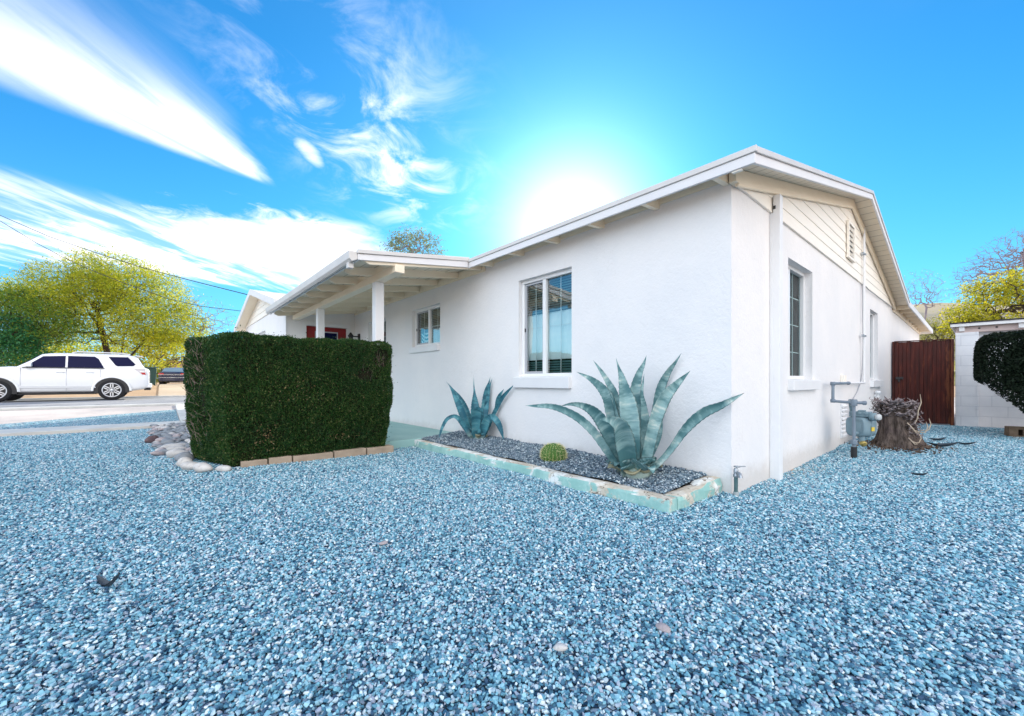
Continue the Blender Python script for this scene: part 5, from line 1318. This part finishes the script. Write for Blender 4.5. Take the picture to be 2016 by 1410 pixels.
mb=MB(); mb.prism([V.p(-.62,-.66,1.70),V.p(-.62,.66,1.70),V.p(-.86,.62,1.685),V.p(-.86,-.62,1.685)],(0,0,.03)); mb.build('rear_spoiler',M_CARWHITE,suv,fix=True,bevel=.008)
# trim lines, handles, mirrors, lamps
S_=1.012*.945
for (z0,z1,l0,l1) in ((.47,.56,.42,2.28),):
    mb=MB(); mb.prism([V.p(l0,S_-.012,z0),V.p(l1,S_-.012,z0),V.p(l1-.04,S_+.012,z1),V.p(l0+.04,S_+.012,z1)],V.n*.014); mb.build('side_moulding',M_CARWHITE,suv,fix=True,bevel=.008)
mb=MB()
for l,za,zb_ in ((2.24,.50,1.19),(1.17,.36,1.20),(.30,.86,1.20)):
    mb.box(*(V.p(l-.006,S_-.02,za)),*(V.p(l+.006,S_+.0015,zb_)))
mb.build('door_seams',M_SASH,suv)
for l in (1.31,.58):
    mb=MB(); mb.tube([V.p(l-.10,S_+.005,1.045),V.p(l-.09,S_+.035,1.05),V.p(l+.08,S_+.035,1.05),V.p(l+.1,S_+.005,1.045)],.016,8); mb.build('door_handle',M_CARWHITE,suv)
for sgn in (1,-1):
    mb=MB(); c=V.p(2.03,sgn*1.03,1.29); mb.obox(c,V.f*.07,V.n*.10,vec((0,0,.075))); mi_=mb.build('wing_mirror',M_CARWHITE,suv,bevel=.03)
    mb=MB(); mb.obox(V.p(2.05,sgn*.95,1.225),V.f*.05,V.n*.08,vec((0,0,.02))); mb.build('mirror_arm',M_PLASTIC,mi_)
    mb=MB(); A=[(-.62,1.20),(-.90,1.20),(-1.0,1.0),(-.98,.94),(-.86,.95),(-.74,1.07)]
    mb.prism([V.p(l,sgn*(interp(halfw,l)*1.012+.006),z) for l,z in A],V.n*(-.06*sgn)); tl_=mb.build('tail_lamp',M_LAMPCLEAR,suv,fix=True,bevel=.005)
    mb=MB(); A=[(-.80,1.06),(-.93,1.06),(-.96,.985),(-.93,.965),(-.86,.975)]
    mb.prism([V.p(l,sgn*(interp(halfw,l)*1.012+.011),z) for l,z in A],V.n*(-.03*sgn)); mb.build('lamp_lens',M_LAMPRED,tl_,fix=True)
mb=MB(); mb.box(*V.p(-1.13,-.80,.46),*V.p(-.92,.80,.64)); mb.build('rear_bumper',M_CARWHITE,suv,bevel=.04)
mb=MB(); mb.box(*V.p(-1.10,-.7,.36),*V.p(-.9,.7,.459)); mb.build('bumper_skirt',M_PLASTIC,suv,bevel=.02)
mb=MB(); mb.box(*V.p(.42,-.80,.24),*V.p(2.32,.90,.30)); mb.tube([V.p(.45,.93,.27),V.p(2.2,.93,.27)],.03,8); mb.build('running_board',M_PLASTIC,suv)
def wheel(V,l,n,r,parent,rim=.62,sgn=1):
    ax=V.n*sgn; c=V.p(l,n,r)
    mb=MB(); mb.lathe([(r*.60,-.22),(r*.93,-.215),(r*.99,-.19),(r,-.12),(r,-.06),(r*.985,-.02),(r*.93,.0),(r*.68,.004),(r*.62,-.03)],c,ax,40)
    w_=mb.build('wheel',M_TYRE,parent,fix=True)
    R=r*rim
    mb=MB(); mb.lathe([(R*1.06,-.06),(R*1.06,.006),(R*.97,.008),(R*.93,-.03)],c,ax,36,cap=False)
    u=V.f; v=vec((0,0,1))
    for k in range(6):
        an=2*PI*k/6+PI/6; d_=u*math.cos(an)+v*math.sin(an); s__=u*-math.sin(an)+v*math.cos(an)
        for off in (-1,1):
            mb.obox(c+d_*R*.62+s__*R*.125*off-ax*.008,d_*R*.36,s__*R*.062,ax*.012)
        mb.obox(c+d_*R*.93-ax*.008,d_*R*.05,s__*R*.19,ax*.012); mb.obox(c+d_*R*.30-ax*.008,d_*R*.07,s__*R*.185,ax*.012)
    mb.lathe([(.0,.008),(R*.16,.006),(R*.2,-.012)],c,ax,16,cap=False); mb.build('rim',M_RIM,w_)
    mb=MB(); mb.lathe([(R*1.02,-.05),(.0,-.05)],c,ax,30,cap=False); mb.build('brake_disc',M_BLACK,w_); return w_
def arch(V,l,n,r,parent,sgn=1,flare=True):
    A=[];B=[]
    for k in range(25):
        an=PI*k/24; A.append(V.p(l+math.cos(an)*r,n,.36+math.sin(an)*(r*1.0)))
    pts=A+[V.p(l-r*.96,n,.28),V.p(l+r*.96,n,.28)]
    mb=MB(); mb.prism(pts,V.n*(-.25*sgn)); mb.build('wheel_arch',M_BLACK,parent,fix=True)
    if flare:
        mb=MB(); Pg=[]
        for k in range(25):
            an=PI*k/24; row=[]
            for (q,o_) in ((r*.985,-.005),(r*1.0,.018),(r*1.07,.022),(r*1.13,-.004)):
                row.append(V.p(l+math.cos(an)*q,n+o_*sgn,.36+math.sin(an)*q))
            Pg.append(row)
        mb.grid(Pg); mb.build('arch_flare',M_CARWHITE,parent)
for l in (.0,2.79):
    for sgn in (1,-1):
        arch(V,l,sgn*(S_+.002),.49,suv,sgn); wheel(V,l,sgn*(S_+.016),.385,suv,.66,sgn)

# ------------------------------------------------------------------ dark sedan beyond the road, seen from behind
CB_=Vector((-41.5,-2.85,gz(-41)-.06)); cf=Vector((-.95,.08,0)).normalized(); cn_=Vector((-cf.y,cf.x,0))
sed=thing('sedan','dark blue sedan parked tail towards the road on the far driveway','car',CB_)
W=Veh(CB_,cf,cn_); HWs=.90
bot=[(0,.40),(.1,.30),(.5,.24),(4.0,.24),(4.5,.32),(4.7,.45)]; belt=[(0,.92),(.06,1.0),(.2,1.04),(1.,1.02),(3.4,.96),(4.3,.85),(4.7,.62)]; hw=[(0,.80),(.15,.87),(.5,.90),(3.9,.90),(4.4,.82),(4.7,.62)]
P=[]
for l in (0,.06,.15,.3,.6,1.,1.6,2.4,3.4,3.9,4.3,4.55,4.7):
    b_,t_,h_=interp(bot,l),interp(belt,l),interp(hw,l); H=t_-b_
    pr=[(0,b_),(.85*h_,b_),(.97*h_,b_+.2*H),(1.*h_,b_+.55*H),(.98*h_,b_+.85*H),(.90*h_,t_),(.0,t_+.03)]
    P.append([W.p(l,n,z) for n,z in pr]+[W.p(l,-n,z) for n,z in pr[-2:0:-1]])
mb=MB(); mb.grid(P,close=True); mb.face(P[0][::-1]); mb.face(P[-1]); mb.build('body',M_CARDARK,sed,fix=True)
P=[]
for l,zt in ((.55,1.03),(.85,1.22),(1.2,1.39),(1.5,1.44),(2.2,1.46),(2.8,1.42),(3.3,1.22),(3.7,1.0)):
    f=(zt-1.)/.46; P.append([W.p(l,n,z) for n,z in ((.82,1.),(.82-.12*f,1+.7*(zt-1)),(.66-.05*f,zt),(0,zt+.015),(-.66+.05*f,zt),(-.82+.12*f,1+.7*(zt-1)),(-.82,1.))])
mb=MB(); mb.grid(P); mb.build('cabin',M_CARDARK,sed,fix=True)
mb=MB(); mb.prism([W.p(.60,-.68,1.075),W.p(.60,.68,1.075),W.p(1.16,.56,1.385),W.p(1.16,-.56,1.385)],W.f*-.02+vec((0,0,.02))); mb.build('rear_window',simple('sky_lit_glass',(.25,.33,.36),None,1,.08,.6),sed,fix=True)  # reflected sky is put into the pale base colour of the glass
mb=MB(); mb.prism([W.p(-.012,-.86,.82),W.p(-.012,.86,.82),W.p(-.012,.86,.845),W.p(-.012,-.86,.845)],W.f*.02); mb.prism([W.p(-.03,-.80,.60),W.p(-.03,.80,.60),W.p(-.03,.80,.62),W.p(-.03,-.80,.62)],W.f*.02); mb.build('chrome_strip',M_CHROME,sed,fix=True)
for sgn in (1,-1):
    mb=MB(); mb.prism([W.p(-.014,sgn*.50,.85),W.p(-.014,sgn*.84,.85),W.p(.03,sgn*.86,.97),W.p(.0,sgn*.55,.97)],W.f*.05); mb.build('tail_lamp',M_LAMPRED,sed,fix=True)
mb=MB(); mb.prism([W.p(-.035,-.16,.48),W.p(-.035,.16,.48),W.p(-.035,.16,.60),W.p(-.035,-.16,.60)],W.f*.02); mb.build('number_plate',simple('plate_white',(.5,.55,.55),None,1,.5),sed,fix=True)
mb=MB(); mb.prism([W.p(-.04,-.84,.34),W.p(-.04,.84,.34),W.p(-.04,.84,.60),W.p(-.04,-.84,.60)],W.f*.1); mb.build('bumper',M_CARDARK,sed,fix=True,bevel=.02)
for l in (.9,3.7):
    for sgn in (1,-1): wheel(W,l,sgn*.86,.32,sed,.6,sgn)
# wheelie bin
bx,by,bz=-30.6,-4.02,gz(-30.6)
bn=thing('wheelie_bin','dark green wheelie bin standing behind the white suv','bin',(bx,by,bz))
mb=MB(); mb.hexa([(bx-.25,by-.25,bz+.05),(bx+.25,by-.25,bz+.05),(bx+.25,by+.25,bz+.05),(bx-.25,by+.25,bz+.05),(bx-.34,by-.32,bz+1.),(bx+.34,by-.32,bz+1.),(bx+.34,by+.32,bz+1.),(bx-.34,by+.32,bz+1.)]); mb.build('tub',M_BINGREEN,bn,bevel=.03)
mb=MB(); mb.prism([(bx-.37,by-.35,bz+1.0),(bx+.37,by-.35,bz+1.0),(bx+.37,by-.2,bz+1.08),(bx-.37,by-.2,bz+1.08)],(0,.58,0)); mb.build('lid',M_BINGREEN,bn,fix=True,bevel=.01)
for sy in (-.22,.22):
    mb=MB(); mb.lathe([(.12,-.03),(.12,.03)],(bx-.24,by+sy,bz+.12),(0,1,0),14); mb.build('wheel',M_TYRE,bn)
# ------------------------------------------------------------------ trees
def grow(attr, starts, r0, tipr, jitter=.12, seed=1, bias=.0):
    """branches reaching every attractor; starts: list of trunk polylines. returns segments (p,q,rp,rq) and twig ends"""
    r=np.random.default_rng(seed); nodes=[];par=[];thr=[]
    for pl in starts:
        prev=-1
        for p in pl:
            nodes.append(np.array(p,float)); par.append(prev); prev=len(nodes)-1
    ntr=len(nodes)
    root=np.array(starts[0][-1]); A=np.array(attr); A=A[np.argsort(np.linalg.norm(A-root,axis=1))]
    cap=len(nodes)+len(A)*6; arr=np.zeros((cap,3)); arr[:len(nodes)]=nodes; n=len(nodes)
    tops=[]; k=0
    for pl in starts: k+=len(pl); tops.append(k-1)
    base_ok=np.zeros(cap,bool); base_ok[:n]=False
    k=0
    for pl in starts:
        for i in range(len(pl)):
            if i>=len(pl)*.5: base_ok[k]=True
            k+=1
    for p in A:
        d=np.linalg.norm(arr[:n]-p,axis=1)+np.where(arr[:n,2]>p[2]+.15,.7,0.); d[~base_ok[:n]]=1e9
        j=int(d.argmin()); q=arr[j]; L=np.linalg.norm(p-q); m=2 if L<.5 else (3 if L<1.5 else 5); prev=j
        for i in range(1,m+1):
            f=i/m; x=q+(p-q)*f
            if i<m: x=x+r.normal(size=3)*L*jitter+np.array([0,0,bias*L*math.sin(PI*f)])
            arr[n]=x; par.append(prev); base_ok[n]=True; prev=n; n+=1
    cnt=np.zeros(n); child=np.zeros(n,int)
    for i in range(n):
        if par[i]>=0: child[par[i]]+=1
    for i in range(n-1,-1,-1):
        if child[i]==0: cnt[i]=1
        if par[i]>=0: cnt[par[i]]+=cnt[i]
    rad=np.maximum(tipr,tipr*cnt**.5); k_=r0/max(rad[0],1e-6); rad=tipr+(rad-tipr)*max(1.,(r0-tipr)/max(1e-6,rad[0]-tipr))
    return arr[:n],np.array(par[:n]),rad,child
def branch_mesh(name,N,par,rad,mat,parent,sides=5):
    V=[];F=[]
    for i in range(len(N)):
        j=par[i]
        if j<0: continue
        a,b=N[j],N[i]; d=b-a; L=np.linalg.norm(d)
        if L<1e-5: continue
        d/=L; ref=np.array([0,0,1.]) if abs(d[2])<.9 else np.array([1.,0,0]); u=np.cross(d,ref); u/=np.linalg.norm(u); w=np.cross(d,u)
        ra=min(rad[j],rad[i]*1.35); rb=rad[i]; k0=len(V); s_=sides if rb>.02 else 3
        for (c,rr) in ((a-d*ra*.3,ra),(b,rb)):
            for k in range(sides):
                an=2*PI*k/sides; V.append(c+(u*math.cos(an)+w*math.sin(an))*rr)
        for k in range(sides): F.append((k0+k,k0+(k+1)%sides,k0+sides+(k+1)%sides,k0+sides+k))
    return npmesh(name,np.array(V),np.array(F),mat,parent,True)
def blobs(spec, n, seed):
    """attractors filling several ellipsoids: (cx,cy,cz, a along RT, b along FW, c up, weight)"""
    r=np.random.default_rng(seed); ws=np.array([s[6] for s in spec],float); ws/=ws.sum(); out=[]
    R_=np.array(RT);F_=np.array(FW)
    for s,k in zip(spec,(ws*n).astype(int)):
        q=r.normal(size=(k,3)); q/=np.linalg.norm(q,axis=1)[:,None]; q*=r.random((k,1))**.38
        out.append(np.array(s[:3])+q[:,:1]*s[3]*R_+q[:,1:2]*s[4]*F_+q[:,2:]*np.array([0,0,s[5]]))
    return np.concatenate(out)
def tree(name,label,cat,starts,spec,nattr,r0,tipr,bark,leafm,per,size,spread,seed,group=None,aspect=.4,droop=0.,twigs=True,axis=None):
    th=thing(name,label,cat,tuple(starts[0][0]),group)
    A=blobs(spec,nattr,seed); N,par,rad,child=grow(A,starts,r0,tipr,.07,seed)
    branch_mesh('trunk',N,par,rad,bark,th)
    if leafm is not None and per>0:
        ends=N[child==0]; r=np.random.default_rng(seed+5); pr=N[par[child==0]]
        C=np.repeat(ends,per,0); D=np.repeat(ends-pr,per,0); D/=np.linalg.norm(D,axis=1)[:,None]+1e-6
        C=C+r.normal(size=C.shape)*spread*np.array([1,1,.75])+D*r.uniform(-.6,.5,(len(C),1))*spread*1.2
        C[:,2]-=droop*np.abs(r.normal(size=len(C)))
        leaves('crown',C,leafm,size,aspect,th,axis=axis)
    return th
def P3(px,py,d):          # a point at a given distance, used to lay out far trees
    return np.array(CAM)+np.array(FW)*d+np.array(RT)*((px-1008)/801*d)+np.array([0,0,(750-py)/801*d])
# mesquite beyond the road
d=23.5; b0=P3(222,0,d); bx,by=b0[0],b0[1]; g0=gz(-30)-.1
def at(px,py,dd=0.): 
    p=P3(px,py,d+dd); return [float(v) for v in p]
stems=[[(bx,by,g0-.1),(bx-.05,by+.05,1.0),at(212,700),at(200,650),at(190,610)],
       [(bx+.3,by+.4,g0-.1),(bx+.35,by+.45,1.2),at(238,700),at(245,660,.5),at(252,620,.8)],
       [(bx+.35,by+.4,g0-.1),at(255,712),at(300,690,-.3),at(335,674,-.5),at(360,670,-.6)],
       [(bx+.2,by+.3,g0-.1),at(250,708,.6),at(285,672,.8),at(330,650,1.)]]
spec=[(*at(150,585),3.3,2.6,1.8,2.8),(*at(75,590,.5),2.0,2.2,1.1,1.2),(*at(258,590,.3),3.1,2.8,2.0,3.2),(*at(215,555,.2),2.8,2.2,1.7,2),(*at(325,640,.2),2.2,2.0,1.25,1.8),(*at(130,660,.5),2.2,2.,.7,.7),(*at(300,665,.5),2.6,2.,.7,1.)]
tree('mesquite_tree','wide spreading yellow green mesquite tree behind the white suv','tree',stems,spec,1900,.15,.006,M_BARK,M_MESQ,120,.12,.27,3,aspect=.32,axis=np.array(RT)*.5+np.array([0,0,-.25]))
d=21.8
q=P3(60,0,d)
tree('mesquite_dim_side','green feathery crown added as the less backlit left side of the mesquite','tree',[[(q[0],q[1],g0-.1),(q[0],q[1],1.2),at(70,690),at(80,650)],[(q[0]+.2,q[1],g0),at(45,690),at(30,650)]],[(*at(70,630),2.1,1.8,1.0,3),(*at(25,600),1.7,1.5,1.0,2),(*at(110,662),1.6,1.5,.55,1.2),(*at(10,650),1.6,1.4,.7,1.2)],800,.12,.006,M_BARK,M_MESQ2,46,.14,.24,4,aspect=.30,axis=np.array(RT)*.5+np.array([0,0,-.2]))  # extra tree added for the crown part with less light through it
# fine bare twigs on the mesquite's upper right edge
d=24.5
tree('bare_mesquite','thin bare twiggy tree right behind the mesquite','tree',[[(float(P3(390,0,d)[0]),float(P3(390,0,d)[1]),g0),at(385,690),at(395,650)]],[(*at(395,620),2.0,1.4,1.2,2),(*at(440,645),1.5,1.,.6,1)],420,.05,.0045,M_BARKPALE,M_MESQ,2,.09,.2,8)
d=20.5
def at(px,py,dd=0.):
    p=P3(px,py,d+dd); return [float(v) for v in p]
q=P3(-10,0,d)
tree('green_bush','tall deep green bush at the far left beside the mesquite','bush',[[(q[0],q[1],g0-.1),(q[0],q[1],1.),at(-5,690)]],[(*at(-20,665),2.0,1.4,1.5,3),(*at(30,690),1.3,1.,1.0,1.5),(*at(-60,690),2.,1.5,1.2,1.)],420,.08,.008,M_BARK,M_DEEPGREEN,70,.13,.24,12)
d=34.
q=P3(322,0,d); tree('yellow_bush','sunlit yellow bush between the white suv and the dark sedan','bush',[[(q[0],q[1],g0-.1),(q[0],q[1],.8),at(322,735)]],[(*at(302,734),1.5,1.2,1.0,2),(*at(335,705,14.),2.2,1.5,1.3,1.3),(*at(285,735),1.2,1.,.9,1.)],300,.06,.008,M_BARK,M_YELLOW,45,.14,.28,14)
d=52.
q=P3(330,0,d); tree('yellow_tree','hazy yellow tree crown far behind the sedan','tree',[[(q[0],q[1],g0-.1),(q[0],q[1],1.5),at(330,715)]],[(*at(325,690),4.5,2.,2.,2),(*at(270,700),4,2.,2,1.3)],260,.12,.02,M_BARK,M_YELLOW,45,.32,.55,15)
d=44.
q=P3(40,0,d); tree('green_tree','far green tree seen low over the suv bonnet','tree',[[(q[0],q[1],g0-.1),(q[0],q[1],1.5),at(40,715)]],[(*at(60,700),5.5,2.5,2.,2),(*at(160,705),4.5,2.,1.8,1.3)],320,.15,.02,M_BARK,M_MESQ,50,.3,.6,16)
# tree above the porch roof
d=25.
q=P3(812,0,d); tree('tree','grey green tree showing above the porch roof','tree',[[(q[0],q[1],-.1),(q[0],q[1],4.),at(812,540),at(812,505)]],[(*at(805,478),1.15,1.1,.85,2.2),(*at(838,480),.85,.9,.75,1.1),(*at(783,484),.8,.8,.6,1.),(*at(862,505),.7,.7,.45,.5),(*at(812,515),1.7,1.4,.7,1.)],360,.10,.008,M_BARKPALE,M_GREYGREEN,24,.13,.18,21)
# right hand side, beyond the gate and shed
d=21.
q=P3(1985,0,d); tree('leafy_tree','broad golden green tree rising behind the block shed','tree',[[(q[0],q[1],-.1),(q[0],q[1],1.6),at(1980,660),at(1975,630)],[(q[0]-.3,q[1],-.1),at(1950,690),at(1935,650),at(1915,625)]],[(*at(1990,575),2.0,1.7,1.15,3.4),(*at(1925,615),1.15,1.2,.75,1.6),(*at(2045,575),1.6,1.5,1.3,2),(*at(1905,645),.9,.9,.55,1.),(*at(1960,640),1.6,1.3,.6,1.3)],800,.16,.01,M_BARK,M_YELLOW,52,.13,.20,31,aspect=.35)
d=30.
q=P3(2030,0,d); tree('bare_tree','large leafless purple grey tree above the golden tree','tree',[[(q[0],q[1],-.1),(q[0],q[1],4.),at(2025,600),at(2022,550),at(2018,500)],[(q[0]-.1,q[1],3.),at(2005,590),at(1988,535),at(1965,500)]],[(*at(2010,500),3.0,2.5,1.9,2.5),(*at(1955,525),2.3,2.,1.3,2),(*at(2050,480),2.5,2.5,1.9,1.2),(*at(1918,545),1.4,1.4,.8,1.),(*at(1905,572),1.1,1.2,.5,.6)],2200,.15,.0065,M_BARKPALE,None,0,0,0,33)
d=26.
q=P3(1822,0,d); tree('thin_bare_tree','thin pale leafless tree in front of the tan hill','tree',[[(q[0],q[1],-.1),(q[0],q[1],2.4),at(1822,625),at(1824,605)]],[(*at(1815,565),1.3,1.1,1.2,2),(*at(1842,585),.9,.8,.7,1.),(*at(1795,580),.8,.8,.9,.8)],600,.055,.004,M_BARKPALE,M_YELLOW,1,.07,.1,35)
d=23.
q=P3(1850,0,d); tree('pale_bush','pale yellow green bushes between the house end and shed','bush',[[(q[0],q[1],-.1),(q[0],q[1],1.5),at(1850,680)]],[(*at(1845,650),1.2,1.,.75,2),(*at(1880,655),.9,.9,.7,1.3),(*at(1815,655),.8,.8,.6,1.2),(*at(1860,690),1.8,1.2,.9,1.4)],420,.06,.006,M_BARK,M_OLIVE,40,.10,.18,37)

# far hill
mb=MB(); P=[]
for i in range(41):
    px=1440+i*(2700-1440)/40; f=(px-1790)/400.
    hgt=(750-(598+ 26*max(0,-f)**1.3 + 10*max(0,f-.35)**1.5 + 2.*math.sin(i*1.3)+1.2*math.sin(i*2.9)))
    dd=320.; p0=P3(px,750,dd); top=P3(px,750-max(4,hgt),dd*1.25); n=(p0+top)/2
    P.append([tuple(P3(px,758,dd*.7)),tuple(P3(px,750-hgt*.35,dd*.9)),tuple(P3(px,750-hgt*.75,dd*1.1)),tuple(top),tuple(P3(px,760,dd*1.7))])
mb.grid(P); struct(mb.build('hill',M_HILL))
# low far treeline closes the horizon elsewhere
n_=9000; an=rng.uniform(0,2*PI,n_); rr=rng.uniform(110,150,n_); hh=rng.random(n_)**1.4*(3.2+1.6*np.sin(an*9)+1.2*np.sin(an*23))
C=np.column_stack([CAM.x+np.cos(an)*rr,CAM.y+np.sin(an)*rr,hh]); o=leaves('treeline',C,M_OLIVE,2.4,.8); stuff(o); tag(o,'low hazy line of far trees along the horizon','trees')
# far house
fh=P3(400,0,64.); hx,hy=float(fh[0]),float(fh[1])
far=thing('far_house','low tan house with brown roof far behind the sedan','house',(hx,hy,0))
mb=MB(); mb.box(hx-4,hy-4.5,0,hx+4,hy+6,2.7); mb.build('wall',simple('tan_wall',(.5,.42,.34),(.45,.38,.3),1,.9),far)
mb=MB(); mb.prism([(hx-4.6,hy-5,2.6),(hx+4.6,hy-5,2.6),(hx,hy-5,4.0)],(0,11.6,0)); mb.build('roof',simple('brown_roof',(.2,.09,.06),(.26,.13,.09),1,.9),far,fix=True)

# power lines
def wire(name,pts,r,label):
    mb=MB(); mb.tube(pts,r,6); return tag(mb.build(name,M_BLACK),label,'cable','overhead cables')
def wpts(seq):
    return [tuple(P3(px,py,d_)) for px,py,d_ in seq]
wire('overhead_cable',wpts([(-260,318,22.),(-120,374,20.6),(0,424,19.2),(96,465.6,17.6),(199,501,16.),(284,528,14.6),(390,556,13.),(486,580,11.6)]),.014,'upper overhead cable running down to the street gable of the house')
wire('overhead_cable',wpts([(-260,310,27.),(-120,374,25.5),(0,435,24.2),(71,478,23.),(117,503,22.),(170,528,21.5),(240,556,21.),(330,588,20.8),(395,603,20.5),(470,612,20.),(560,620,19.)]),.016,'lower overhead cable passing through the mesquite crown')
